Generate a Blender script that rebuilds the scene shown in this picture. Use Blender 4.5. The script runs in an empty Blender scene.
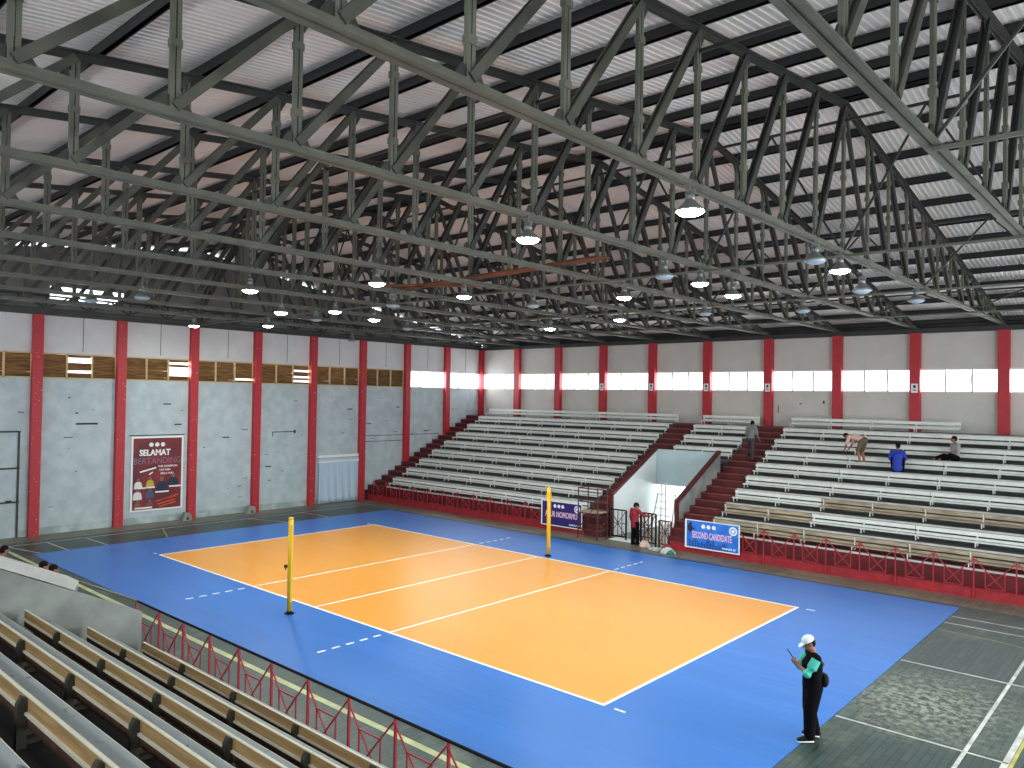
import bpy, math, random
from mathutils import Vector, Matrix
random.seed(7)
C = bpy.context.scene.collection
SC = bpy.context.scene
PI = math.pi
# ------------------------------------------------------------------ materials
def s2l(c):
    c /= 255.0
    return c / 12.92 if c <= .04045 else ((c + .055) / 1.055) ** 2.4
def rgb(r, g, b): return (s2l(r), s2l(g), s2l(b), 1)
MATS = {}
def mat(name, col, rough=.6, metal=0, var=.0, vscale=3.0, col2=None, bump=0, bscale=20, spec=.5, stretch=None, detail=4, lo=.4, hi=.65):
    m = bpy.data.materials.new(name); m.use_nodes = True
    nt = m.node_tree; N = nt.nodes; L = nt.links
    b = N['Principled BSDF']
    b.inputs['Base Color'].default_value = col; b.inputs['Roughness'].default_value = rough
    b.inputs['Metallic'].default_value = metal; b.inputs['Specular IOR Level'].default_value = spec
    tc = N.new('ShaderNodeNewGeometry'); src = tc.outputs['Position']
    if stretch:
        mp = N.new('ShaderNodeMapping'); mp.inputs['Scale'].default_value = stretch
        L.new(src, mp.inputs['Vector']); src = mp.outputs['Vector']
    if var or col2:
        n = N.new('ShaderNodeTexNoise'); n.inputs['Scale'].default_value = vscale; n.inputs['Detail'].default_value = detail
        L.new(src, n.inputs['Vector'])
        r = N.new('ShaderNodeValToRGB'); L.new(n.outputs['Fac'], r.inputs['Fac'])
        c2 = col2 or tuple([x * (1 - var) for x in col[:3]] + [1])
        r.color_ramp.elements[0].position = lo; r.color_ramp.elements[0].color = c2
        r.color_ramp.elements[1].position = hi; r.color_ramp.elements[1].color = col
        L.new(r.outputs['Color'], b.inputs['Base Color'])
    if bump:
        n = N.new('ShaderNodeTexNoise'); n.inputs['Scale'].default_value = bscale; n.inputs['Detail'].default_value = 3
        L.new(src, n.inputs['Vector'])
        bp = N.new('ShaderNodeBump'); bp.inputs['Strength'].default_value = bump; bp.inputs['Distance'].default_value = .02
        L.new(n.outputs['Fac'], bp.inputs['Height']); L.new(bp.outputs['Normal'], b.inputs['Normal'])
    MATS[name] = m
    return m
def emis(name, col, s):
    m = mat(name, col); b = m.node_tree.nodes['Principled BSDF']
    b.inputs['Emission Color'].default_value = col; b.inputs['Emission Strength'].default_value = s
    return m
steel = mat('steel_paint', rgb(98, 100, 88), .5, 0, .25, 2.5, bump=.1)
steel_dark = mat('steel_dark', rgb(52, 54, 50), .55, 0, .3, 2)
steel_mid = mat('steel_mid', rgb(78, 78, 68), .55, 0, .3, 2.5)
purlin_m = mat('purlin_black', rgb(32, 32, 34), .6)
rust = mat('rusty_wood', rgb(120, 72, 40), .8, 0, .4, 4)
roof_m = mat('roof_sheet', rgb(232, 229, 224), .45, .15, .16, .5, stretch=(1, .5, 1), bump=.05, bscale=3)
wall_l = mat('wall_blue_white', rgb(192, 205, 208), .75, 0, 0, 2.2, col2=rgb(172, 187, 190), bump=.15, bscale=6, lo=.35, hi=.7)
wall_up = mat('wall_upper', rgb(214, 216, 216), .8, 0, .08, 1.5)
wall_f = mat('wall_far_grey', rgb(206, 204, 197), .8, 0, .07, 1.2)
wall_low = mat('wall_base_grime', rgb(184, 197, 199), .8, 0, 0, 2.2, col2=rgb(150, 164, 162))
mark_m = mat('dark_scuff', rgb(45, 45, 48), .9)
red = mat('red_paint', rgb(186, 38, 50), .5, 0, .12, 4)
redworn = mat('red_paint_chipped', rgb(178, 40, 50), .55, 0, 0, 9, col2=rgb(205, 160, 155), lo=.30, hi=.325, stretch=(1, 1, 2.2))
rail_m = mat('rail_red', rgb(168, 40, 52), .5, 0, .2, 6)
red_d = mat('red_paint_stairs', rgb(92, 25, 28), .7, 0, .35, 3)
red_w = mat('red_wall', rgb(104, 22, 28), .6, 0, .3, 3)
red_pl = mat('red_plinth', rgb(160, 32, 42), .6, 0, .3, 4, bump=.2)
conc = mat('concrete', rgb(150, 155, 150), .85, 0, .35, 1.6, bump=.25, bscale=9)
conc_d = mat('concrete_terrace', rgb(74, 77, 75), .85, 0, .35, 2)
conc_k = mat('concrete_near_dark', rgb(27, 26, 25), .9, 0, .35, 3)  # near stand terraces, much darker than the far ones
conc_n = mat('terrace_nosing', rgb(205, 206, 200), .8, 0, .2, 3)
white_b = mat('bench_white', rgb(226, 230, 224), .5, 0, .1, 6)
grey_b = mat('bench_grey_blue', rgb(150, 160, 162), .6, 0, 0, 5, col2=rgb(70, 74, 76), lo=.3, hi=.36, stretch=(.6, 1, 1))
pale_e = mat('bench_edge', rgb(220, 216, 196), .6, 0, .1, 5)
wood_b = mat('bench_bare_wood', rgb(186, 152, 100), .75, 0, .35, 3, stretch=(.5, 3, 6))
wood_old = mat('bench_worn_wood', rgb(182, 168, 142), .8, 0, .4, 4, stretch=(.5, 3, 3))
wood_dk = mat('bench_dark_board', rgb(92, 58, 40), .8, 0, .5, 7)
post_dk = mat('bench_post_dark', rgb(62, 60, 50), .8, 0, .3, 8)
white_p = mat('white_paint', rgb(238, 240, 238), .5)
yellow = mat('yellow_post', rgb(226, 182, 30), .35)
black = mat('black_rubber', rgb(14, 14, 16), .7, spec=.2)
blackcloth = mat('black_cloth', rgb(10, 10, 14), .9, spec=.1)
frame_w = mat('window_frame', rgb(214, 212, 205), .5)
louver = mat('louver_wood', rgb(128, 96, 56), .6, 0, .6, 5, stretch=(1, .4, 4))
blue_mat = mat('court_blue', rgb(46, 114, 196), .35, 0, .08, .5, bump=.7, bscale=1.0, spec=.35, stretch=(.35, 2.2, 1))
orange_mat = mat('court_orange', rgb(236, 160, 62), .33, 0, .05, .6, bump=.08, bscale=1.0, spec=.35, stretch=(.5, 1.5, 1))
line_m = mat('court_line_white', rgb(240, 242, 236), .5)
gate_m = mat('gate_dark_red', rgb(84, 32, 34), .6, 0, .3, 6)
skin = mat('skin_brown', rgb(150, 100, 76), .6)
hair = mat('hair_black', rgb(14, 12, 12), .8, spec=.2)
def glass():
    m = bpy.data.materials.new('window_glass'); m.use_nodes = True
    nt = m.node_tree; N = nt.nodes; N.clear()
    o = N.new('ShaderNodeOutputMaterial'); mx = N.new('ShaderNodeMixShader'); t = N.new('ShaderNodeBsdfTransparent'); g = N.new('ShaderNodeBsdfGlossy')
    t.inputs['Color'].default_value = (.96, .98, 1, 1); g.inputs['Roughness'].default_value = .15; mx.inputs['Fac'].default_value = .12
    nt.links.new(t.outputs[0], mx.inputs[1]); nt.links.new(g.outputs[0], mx.inputs[2]); nt.links.new(mx.outputs[0], o.inputs['Surface'])
    return m
glass_m = glass()
def brickfloor(name, c1, c2, cm, worn, lo, hi, worn_glare=None):
    m = bpy.data.materials.new(name); m.use_nodes = True
    nt = m.node_tree; N = nt.nodes; L = nt.links; b = N['Principled BSDF']
    g = N.new('ShaderNodeNewGeometry'); mp = N.new('ShaderNodeMapping'); mp.inputs['Rotation'].default_value = (0, 0, PI / 2)
    L.new(g.outputs['Position'], mp.inputs['Vector'])
    br = N.new('ShaderNodeTexBrick'); L.new(mp.outputs['Vector'], br.inputs['Vector'])
    br.inputs['Color1'].default_value = c1; br.inputs['Color2'].default_value = c2; br.inputs['Mortar'].default_value = cm
    br.inputs['Scale'].default_value = 1; br.inputs['Mortar Size'].default_value = .008; br.inputs['Brick Width'].default_value = .55; br.inputs['Row Height'].default_value = .12
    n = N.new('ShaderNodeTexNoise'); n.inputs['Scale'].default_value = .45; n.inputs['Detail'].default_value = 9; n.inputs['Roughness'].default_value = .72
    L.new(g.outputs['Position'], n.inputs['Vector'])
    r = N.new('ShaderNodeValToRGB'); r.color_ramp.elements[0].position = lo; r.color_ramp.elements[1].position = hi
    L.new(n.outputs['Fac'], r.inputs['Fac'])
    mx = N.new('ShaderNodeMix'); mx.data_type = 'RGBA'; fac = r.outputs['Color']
    if worn_glare:  # pale ellipse: floor wear with glare and highlights painted into the colour
        m2 = N.new('ShaderNodeMapping'); m2.inputs['Location'].default_value = (-worn_glare[0] / worn_glare[2], -worn_glare[1] / worn_glare[3], 0); m2.inputs['Scale'].default_value = (1 / worn_glare[2], 1 / worn_glare[3], 1)
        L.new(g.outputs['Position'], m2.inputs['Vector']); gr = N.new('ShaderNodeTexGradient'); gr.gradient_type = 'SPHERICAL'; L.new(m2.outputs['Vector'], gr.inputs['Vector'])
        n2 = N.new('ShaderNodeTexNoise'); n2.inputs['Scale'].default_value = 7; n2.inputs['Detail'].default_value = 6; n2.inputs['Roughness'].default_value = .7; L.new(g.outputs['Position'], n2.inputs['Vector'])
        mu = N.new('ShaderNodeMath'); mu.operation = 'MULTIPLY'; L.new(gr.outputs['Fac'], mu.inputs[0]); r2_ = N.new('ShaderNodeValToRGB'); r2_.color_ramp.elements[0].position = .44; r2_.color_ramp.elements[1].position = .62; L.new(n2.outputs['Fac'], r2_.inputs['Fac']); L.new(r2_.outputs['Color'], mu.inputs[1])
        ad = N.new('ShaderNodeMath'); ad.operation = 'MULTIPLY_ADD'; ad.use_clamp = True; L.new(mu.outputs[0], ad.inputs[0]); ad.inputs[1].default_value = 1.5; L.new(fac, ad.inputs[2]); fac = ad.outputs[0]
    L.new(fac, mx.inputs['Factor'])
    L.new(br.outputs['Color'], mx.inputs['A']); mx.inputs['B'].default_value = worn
    L.new(mx.outputs['Result'], b.inputs['Base Color'])
    b.inputs['Roughness'].default_value = .42
    bp = N.new('ShaderNodeBump'); bp.inputs['Strength'].default_value = .5; bp.inputs['Distance'].default_value = .006; bp.invert = True
    L.new(br.outputs['Fac'], bp.inputs['Height']); L.new(bp.outputs['Normal'], b.inputs['Normal'])
    return m
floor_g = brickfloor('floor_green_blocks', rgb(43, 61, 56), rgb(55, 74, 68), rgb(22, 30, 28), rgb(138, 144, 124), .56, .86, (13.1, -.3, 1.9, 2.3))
floor_w = brickfloor('floor_worn_blocks', rgb(92, 92, 82), rgb(116, 112, 96), rgb(60, 58, 52), rgb(138, 130, 112), .45, .7)

# ------------------------------------------------------------------ mesh builder
class MB:
    def __init__(s): s.v = []; s.f = []; s.m = []
    def add(s, vs, fs, mi=0):
        o = len(s.v); s.v += [tuple(v) for v in vs]; s.f += [tuple(o + i for i in f) for f in fs]; s.m += [mi] * len(fs); return s
    def box(s, a, b, mi=0):
        x0, x1 = sorted((a[0], b[0])); y0, y1 = sorted((a[1], b[1])); z0, z1 = sorted((a[2], b[2]))
        return s.add([(x0, y0, z0), (x1, y0, z0), (x1, y1, z0), (x0, y1, z0), (x0, y0, z1), (x1, y0, z1), (x1, y1, z1), (x0, y1, z1)],
                     [(0, 3, 2, 1), (4, 5, 6, 7), (0, 1, 5, 4), (1, 2, 6, 5), (2, 3, 7, 6), (3, 0, 4, 7)], mi)
    def bar(s, p, q, w, h, mi=0, up=(0, 0, 1)):
        p = Vector(p); q = Vector(q); d = (q - p).normalized(); u = Vector(up)
        if abs(d.dot(u)) > .97: u = Vector((1, 0, 0))
        a = d.cross(u).normalized() * w / 2; c = a.cross(d).normalized() * h / 2
        vs = [p - a - c, p + a - c, p + a + c, p - a + c, q - a - c, q + a - c, q + a + c, q - a + c]
        return s.add(vs, [(0, 1, 2, 3), (4, 7, 6, 5), (0, 4, 5, 1), (1, 5, 6, 2), (2, 6, 7, 3), (3, 7, 4, 0)], mi)
    def prism(s, pts, ax, a, b, mi=0):
        n = len(pts)
        def put(p, t): return (t, p[0], p[1]) if ax == 'x' else ((p[0], t, p[1]) if ax == 'y' else (p[0], p[1], t))
        vs = [put(p, a) for p in pts] + [put(p, b) for p in pts]
        fs = [tuple(range(n)), tuple(range(2 * n - 1, n - 1, -1))] + [(i, i + n, (i + 1) % n + n, (i + 1) % n) for i in range(n)]
        return s.add(vs, fs, mi)
    def tube(s, pts, rad, n=10, mi=0, ab=None, side=None, cap=True):
        # lofted rounded tube along pts; ab = list of (a,b) half-widths, side = direction of a
        P = [Vector(p) for p in pts]; K = len(P)
        if ab is None: ab = [(r, r) for r in (rad if hasattr(rad, '__len__') else [rad] * K)]
        rings = []
        def frame(i):
            d = (P[min(i + 1, K - 1)] - P[max(i - 1, 0)]).normalized()
            sd = Vector(side) if side else (Vector((0, 0, 1)) if abs(d.z) < .8 else Vector((1, 0, 0)))
            a = (sd - d * sd.dot(d)).normalized(); return d, a, d.cross(a)
        if cap:
            d, a, b = frame(0); r = min(ab[0])
            for t in (.9, .5): rings.append((P[0] - d * r * t, a, b, ab[0][0] * math.sqrt(1 - t * t), ab[0][1] * math.sqrt(1 - t * t)))
        for i in range(K):
            d, a, b = frame(i); rings.append((P[i], a, b, ab[i][0], ab[i][1]))
        if cap:
            d, a, b = frame(K - 1); r = min(ab[-1])
            for t in (.5, .9): rings.append((P[-1] + d * r * t, a, b, ab[-1][0] * math.sqrt(1 - t * t), ab[-1][1] * math.sqrt(1 - t * t)))
        vs = []
        for c, a, b, ra, rb in rings:
            for j in range(n):
                t = 2 * PI * j / n; vs.append(c + a * ra * math.cos(t) + b * rb * math.sin(t))
        fs = []
        for i in range(len(rings) - 1):
            for j in range(n):
                k = (j + 1) % n; fs.append((i * n + j, i * n + k, (i + 1) * n + k, (i + 1) * n + j))
        fs.append(tuple(range(n - 1, -1, -1))); L0 = (len(rings) - 1) * n; fs.append(tuple(range(L0, L0 + n)))
        return s.add(vs, fs, mi)
    def ell(s, c, r, n=16, m=10, mi=0, rot=None, zmin=-1):
        c = Vector(c); vs = []; fs = []
        for i in range(m + 1):
            ph = -PI / 2 + PI * i / m; z = max(math.sin(ph), zmin)
            for j in range(n):
                t = 2 * PI * j / n; p = Vector((r[0] * math.cos(ph) * math.cos(t), r[1] * math.cos(ph) * math.sin(t), r[2] * z))
                if rot is not None: p = rot @ p
                vs.append(c + p)
        for i in range(m):
            for j in range(n):
                k = (j + 1) % n; fs.append((i * n + j, i * n + k, (i + 1) * n + k, (i + 1) * n + j))
        return s.add(vs, fs, mi)
    def disc(s, c, r, nrm, n=20, mi=0, t=.004):
        nrm = Vector(nrm).normalized(); return s.tube([Vector(c), Vector(c) + nrm * t], [r, r], n=n, mi=mi, cap=False)
    def mesh(s, name, mats, off=(0, 0, 0), smooth=False):
        me = bpy.data.meshes.new(name); o = Vector(off)
        me.from_pydata([tuple(Vector(v) - o) for v in s.v], [], s.f)
        for m in (mats if isinstance(mats, (list, tuple)) else [mats]): me.materials.append(m)
        me.polygons.foreach_set('material_index', s.m)
        if smooth: me.polygons.foreach_set('use_smooth', [True] * len(s.f))
        me.update(); return me
def link(name, me, parent=None, loc=(0, 0, 0)):
    o = bpy.data.objects.new(name, me); C.objects.link(o); o.location = loc
    if parent: o.parent = parent
    return o
def tag(o, label=None, cat=None, group=None, kind=None):
    if label: o['label'] = label
    if cat: o['category'] = cat
    if group: o['group'] = group
    if kind: o['kind'] = kind
    return o
def thing(name, label, cat, loc=(0, 0, 0), rz=0, group=None):
    o = bpy.data.objects.new(name, None); C.objects.link(o); o.location = loc; o.rotation_euler = (0, 0, rz); o.empty_display_size = .2
    return tag(o, label, cat, group)
def part(name, mb, mats, parent, smooth=False, off=None, label=None):
    # mb in world coordinates unless parent holds local coordinates (off=(0,0,0))
    o = link(name, mb.mesh(name, mats, off if off is not None else (0, 0, 0), smooth), parent)
    if label: o['label'] = label
    return o
def solo(name, mb, mats, label, cat, group=None, smooth=False, kind=None):
    xs = [v[0] for v in mb.v]; ys = [v[1] for v in mb.v]; zs = [v[2] for v in mb.v]
    c = ((min(xs) + max(xs)) / 2, (min(ys) + max(ys)) / 2, min(zs))
    o = link(name, mb.mesh(name, mats, c, smooth), None, c)
    return tag(o, label, cat, group, kind)
def struct(name, mb, mats, parent=None, smooth=False):
    o = link(name, mb.mesh(name, mats, (0, 0, 0), smooth), parent); o['kind'] = 'structure'; return o
def dup(root, loc, rz=None, label=None, group=None):
    r = root.copy(); C.objects.link(r); r.location = loc
    if rz is not None: r.rotation_euler = (0, 0, rz)
    if label: r['label'] = label
    if group: r['group'] = group
    for ch in list(root.children):
        c = ch.copy(); C.objects.link(c); c.parent = r
        for g in list(ch.children):
            d = g.copy(); C.objects.link(d); d.parent = c
    return r
def text_mesh(name, txt, size, m, parent, loc, rot, bold=.0, xs=1.0, align='CENTER', depth=.004, label=None):
    cu = bpy.data.curves.new(name, 'FONT'); cu.body = txt; cu.size = size; cu.align_x = align; cu.align_y = 'CENTER'
    cu.extrude = depth; cu.offset = bold; cu.resolution_u = 3
    t = bpy.data.objects.new(name + '_tmp', cu); C.objects.link(t); bpy.context.view_layer.update()
    me = bpy.data.meshes.new_from_object(t.evaluated_get(bpy.context.evaluated_depsgraph_get()))
    bpy.data.objects.remove(t)
    for v in me.vertices: v.co.x *= xs
    me.materials.clear(); me.materials.append(m); me.name = name
    o = link(name, me, parent, loc); o.rotation_euler = rot
    if label: o['label'] = label
    return o

XL, YF, H, SP = -15.6, 17.73, 8.38, 3.015
XR = XL + 12 * SP
PX = [XL + SP * k for k in range(13)]
PY = [YF - 3.005 * k for k in range(12)]
T = .22
WZ0, WZ1 = 5.9, 6.87
def zr(y): return 11.5 - (.120 * -y if y < 0 else .168 * y)

# ------------------------------------------------------------------ camera
cam = bpy.data.cameras.new('camera'); co = bpy.data.objects.new('camera', cam); C.objects.link(co)
cx, cy, cz, yaw, pit, rol, foc = 16.808, -15.862, 5.466, -0.7277, 0.01715, 0.01600, 765.45
f = Vector((math.sin(yaw) * math.cos(pit), math.cos(yaw) * math.cos(pit), math.sin(pit)))
rt = Vector((math.cos(yaw), -math.sin(yaw), 0)); up = rt.cross(f)
r2 = math.cos(rol) * rt + math.sin(rol) * up; u2 = -math.sin(rol) * rt + math.cos(rol) * up
co.matrix_world = Matrix(((r2.x, u2.x, -f.x, cx), (r2.y, u2.y, -f.y, cy), (r2.z, u2.z, -f.z, cz), (0, 0, 0, 1)))
cam.sensor_width = 36; cam.lens = foc / 1024 * 36; cam.clip_start = .05
SC.camera = co

# ------------------------------------------------------------------ shell
# floor with painted lines
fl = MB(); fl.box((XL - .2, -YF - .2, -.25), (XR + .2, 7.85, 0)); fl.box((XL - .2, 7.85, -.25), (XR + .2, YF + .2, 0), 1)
fl.box((XL, -YF, 0), (-14.35, 7.85, .002), 1)
def fline(x0, y0, x1, y1, w, mi): fl.bar((x0, y0, .002), (x1, y1, .002), w, .003, mi)
for y in (6.55, 5.8): fline(12.15, y, XR, y, .05, 2)
fline(12.15, 1.97, 14.75, 1.97, .05, 2); fline(12.15, -2.0, 14.7, -2.0, .05, 2); fline(14.12, 6.5, 14.12, -8.6, .06, 2)
fline(14.72, 3.0, 14.6, -8.7, .09, 2); fline(14.80, 3.0, 14.68, -8.7, .05, 3); fline(12.15, -5.2, 14.0, -6.4, .04, 2)
pts = [(12.2, 5.0), (12.9, 5.02), (13.6, 4.9), (14.4, 4.6), (15.2, 4.1)]
for a, b in zip(pts, pts[1:]): fline(a[0], a[1], b[0], b[1], .035, 4)
fline(XL, -7.78, XR, -7.78, .13, 5); fline(-13.9, 8.1, -13.9, -8.6, .05, 2)
for y in (-6.34, -5.05, 4.2): fline(-13.9, y, -11.9, y + .05, .05, 2)
fline(-13.9, -2.2, -11.85, -2.9, .04, 3); fline(-14.3, -7.65, -11.9, -7.1, .05, 2); fline(-13.9, 1.5, -11.9, 2.2, .04, 2)
line_dull = mat('floor_line_white', rgb(205, 208, 200), .6, 0, .35, 3); line_y = mat('floor_line_yellow', rgb(186, 180, 92), .6, 0, .3, 3); line_g = mat('floor_line_faint', rgb(150, 156, 116), .6, 0, .3, 3)
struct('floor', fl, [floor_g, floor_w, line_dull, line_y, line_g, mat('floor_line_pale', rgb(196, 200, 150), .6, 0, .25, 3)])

# walls ------------------------------------------------------------
wl = MB()
x0, x1 = XL - T, XL
wl.box((x0, -6.75, 0), (x1, YF + T, .28), 2); wl.box((x0, -6.75, .28), (x1, YF + T, WZ0), 0)
wl.box((x0, -12.3, 3.95), (x1, -6.75, WZ0), 0); wl.box((x0, -YF - T, 0), (x1, -12.3, WZ0), 0)
wl.box((x0, -YF - T, WZ1), (x1, YF + T, H), 1)
for y in PY: wl.box((x0, y - .15, WZ0), (x1, y + .15, WZ1), 1)
for i in range(11):
    ym = (PY[i] + PY[i + 1]) / 2 + .1; wl.box((XL - .01, ym - .012, WZ1 + .1), (XL + .003, ym + .012, H), 3)
    for k in range(7):
        zz = random.uniform(.6, 5.6); yy = random.uniform(PY[i + 1] + .4, PY[i] - .4); w_ = random.choice([.03, .05, .16, .1])
        wl.box((XL - .01, yy - w_, zz), (XL + .004, yy + w_, zz + random.choice([.02, .03, .05])), 3)
wl.box((XL - .01, -4.9, 4.12), (XL + .005, -3.3 - .8, 4.19), 3); wl.box((XL - .01, -2.9, 3.62), (XL + .006, -.6, 3.66), 3)
wl.box((XL - .01, 3.6, 3.62), (XL + .005, 4.8, 3.66), 3); wl.box((XL - .01, 3.6, 3.45), (XL + .005, 3.64, 3.66), 3); wl.box((XL - .01, 4.76, 3.56), (XL + .005, 4.86, 3.72), 3)
wl.box((XL - .01, 8.9, 3.3), (XL + .004, 14.3, 3.33), 3); wl.box((XL - .01, 8.9, 3.0), (XL + .004, 11.5, 3.03), 3)
# gable with a gap on the camera side
gz = lambda y: zr(y) + .12
def gab(ya, yb, za=None): wl.prism([(ya, za or H), (yb, za or H), (yb, gz(yb)), (ya, gz(ya))], 'x', XL - .12, XL - .04, 4)
gab(-YF, -6.3); gab(-6.3, -5.9); gab(-5.9, -3.2, 9.42); gab(-3.2, -2.0); wl.box((XL - .12, -5.9, H), (XL - .04, -3.2, 8.93), 4); gab(-2.0, 0); gab(0, 6); gab(6, YF)
gable_m = mat('gable_cladding', rgb(120, 124, 124), .6, .2, .2, 2)
struct('wall_left', wl, [wall_l, wall_up, wall_low, mark_m, gable_m])

VX0, VX1 = -.5, 2.3          # vomitory opening
wf = MB()
wf.box((XL - T, YF, 0), (VX0, YF + T, WZ0)); wf.box((VX1, YF, 0), (XR + T, YF + T, WZ0)); wf.box((VX0, YF, 2.15), (VX1, YF + T, WZ0))
wf.box((XL - T, YF, WZ1), (XR + T, YF + T, H))
for x in PX: wf.box((x - .15, YF, WZ0), (x + .15, YF + T, WZ1))
for (x, z, w, h_) in ((2.9, 4.95, .02, .35), (3.9, 5.35, .05, .05), (4.9, 5.4, .04, .12)): wf.box((x - w, YF - .004, z), (x + w, YF + .01, z + h_), 1)
struct('wall_far', wf, [wall_f, mark_m])
wn = MB()
wn.box((XL - T, -YF - T, 0), (XR + T, -YF, WZ0)); wn.box((XL - T, -YF - T, WZ1), (XR + T, -YF, 9.46))
for x in PX: wn.box((x - .15, -YF - T, WZ0), (x + .15, -YF, WZ1))
struct('wall_near', wn, [wall_f])
wr = MB()
wr.box((XR, -YF, 0), (XR + T, -4, WZ0)); wr.box((XR, 4, 0), (XR + T, YF, WZ0)); wr.box((XR, -4, 4.2), (XR + T, 4, WZ0)); wr.box((XR, -YF, WZ1), (XR + T, YF, H))  # wide gap and window band added here to let fill light in
wr.prism([(-YF, H), (YF, H), (YF, gz(YF)), (0, gz(0)), (-YF, gz(-YF))], 'x', XR + .04, XR + .12)
for y in PY: wr.box((XR, y - .15, WZ0), (XR + T, y + .15, WZ1))
struct('wall_right', wr, [wall_l])
for nm, xx in (('trim_eave_far', YF), ('trim_eave_near', -YF)):
    e = MB(); s_ = 1 if xx > 0 else -1
    e.box((XL - .2, xx - s_ * .12, H - .12), (XR + .2, xx + s_ * .3, H + .06)); e.box((XL - .2, xx + s_ * .24, H + .06), (XR + .2, xx + s_ * .3, 8.75 if s_ > 0 else 9.62)); struct(nm, e, [steel_dark])
e = MB(); e.box((XL + .005, -YF, H - .1), (XL + .12, YF, H + .06)); struct('trim_beam_left', e, [steel_dark])

# roof sheet: real corrugation, ribs running down the slope
rf = MB()
xa, xb, per = XL - .4, XR + .4, .13
nx = int((xb - xa) / per)
prof = [(0, 0), (.30, 0), (.42, .014), (.88, .014)]
for sgn in (-1, 1):
    rows = []
    for yy in (0, 6, 12, YF + .9):
        row = []
        for i in range(nx):
            for (a, h_) in prof: row.append((xa + (i + a) * per, sgn * yy, zr(sgn * yy) + .26 + h_))
        rows.append(row)
    n = len(rows[0]); vs = sum(rows, [])
    fs = []
    for r in range(3):
        for i in range(n - 1):
            a, b, c, d = r * n + i, r * n + i + 1, (r + 1) * n + i + 1, (r + 1) * n + i
            fs.append((a, b, c, d) if sgn > 0 else (d, c, b, a))
    rf.add(vs, fs)
struct('ceiling', rf, [roof_m])

# pillars ------------------------------------------------------------
def ordn(i): return ['first', 'second', 'third', 'fourth', 'fifth', 'sixth', 'seventh', 'eighth', 'ninth', 'tenth', 'eleventh', 'twelfth', 'thirteenth', 'fourteenth', 'fifteenth', 'sixteenth'][i]
for i, y in enumerate(PY[:9]):
    p = MB(); z0 = 0
    if y > 9.2: z0 = min(4.3, .75 + .5 * (y - 9.25) - .3)
    p.box((XL, y - .17 if i else y - .3, max(0, z0)), (XL + .22, y + .17 if i else y, H - .1))
    lab = ('red pillar in the far left corner of the hall' if i == 0 else 'red painted pillar on the left wall, %s from the far corner' % ordn(i))
    solo('pillar', p, redworn if y < 9 else red, lab, 'pillar', 'red pillars on the left wall')
for i, x in enumerate(PX[1:11]):
    p = MB(); p.box((x - .19, YF - .24, 4.36), (x + .19, YF, H - .1))
    solo('pillar', p, red, 'red pillar on the far wall above the stand, %s from the left corner' % ordn(i), 'pillar', 'red pillars on the far wall')
    if i in (2, 3, 4, 5, 7):
        q = MB(); q.box((x - .12, YF - .25, 5.9), (x + .12, YF - .242, 6.26)); q.box((x - .07, YF - .254, 5.98), (x + .07, YF - .25, 6.02), 1); q.box((x - .05, YF - .254, 6.08), (x + .05, YF - .25, 6.2), 1)
        solo('paper_sign', q, [white_p, steel_dark], 'small white paper sign on the %s far wall pillar from the left corner' % ordn(i), 'sign', 'paper signs on the far pillars')

# windows ------------------------------------------------------------
wn_i = [0]
def window_far(a, b, y, sgn=-1):       # in a wall of constant y, inside is -y for far
    wn_i[0] += 1; fr = MB(); ps = []
    yi = y + .02 * -sgn; n = 3; w = (b - a) / n
    fr.box((a, y, WZ0), (b, y - sgn * .12, WZ0 + .05)); fr.box((a, y, WZ1 - .05), (b, y - sgn * .12, WZ1))
    for k in range(n + 1): fr.box((a + k * w - .025, y, WZ0), (a + k * w + .025, y - sgn * .12, WZ1))
    o = struct('window_%d' % wn_i[0], fr, [frame_w])
    for k in range(n):
        s_ = MB(); xa_, xb_ = a + k * w + .06, a + (k + 1) * w - .06; top = Vector((0, y - sgn * .03, WZ1 - .06)); bot = Vector((0, y - sgn * (.03 + .22), WZ0 + .07))
        for x in (xa_, xb_): s_.bar((x, top.y, top.z), (x, bot.y, bot.z), .025, .02)
        for q in (top, bot): s_.bar((xa_, q.y, q.z), (xb_, q.y, q.z), .02, .025)
        part('sash', s_, [frame_w], o)
        g = MB(); g.add([(xa_, top.y, top.z), (xb_, top.y, top.z), (xb_, bot.y, bot.z), (xa_, bot.y, bot.z)], [(0, 1, 2, 3)]); part('window_pane', g, [glass_m], o)
    return o
for i in range(12): window_far(PX[i] + .15, PX[i + 1] - .15, YF)
for i in range(12): window_far(PX[i] + .15, PX[i + 1] - .15, -YF, 1)
def window_left(a, b, kind):
    wn_i[0] += 1; fr = MB(); n = 3; w = (b - a) / n; x = XL
    fr.box((x - .12, a, WZ0), (x + .01, b, WZ0 + .05)); fr.box((x - .12, a, WZ1 - .05), (x + .01, b, WZ1))
    for k in range(n + 1): fr.box((x - .12, a + k * w - .03, WZ0), (x + .01, a + k * w + .03, WZ1))
    o = struct('window_%d' % wn_i[0], fr, [frame_w if kind == 'glass' else mat('louver_frame', rgb(200, 178, 130), .6)])
    for k in range(n):
        ya, yb = a + k * w + .03, a + (k + 1) * w - .03
        if kind == 'glass':
            g = MB(); g.box((x - .06, ya, WZ0 + .05), (x - .055, yb, WZ1 - .05)); part('window_pane', g, [glass_m], o)
        else:
            s_ = MB(); ns = 9; openp = (kind, k) in OPEN
            for j in range(ns):
                z = WZ0 + .035 + j * (WZ1 - WZ0 - .08) / ns
                if openp and j in OPEN[(kind, k)]: continue
                s_.bar((x - .07, ya, z + .045), (x - .07, yb, z + .045 + random.uniform(-.012, .012)), .012, .118, 0, up=(.45, 0, .9))
            part('louver_slats', s_, [louver], o)
    return o
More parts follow.
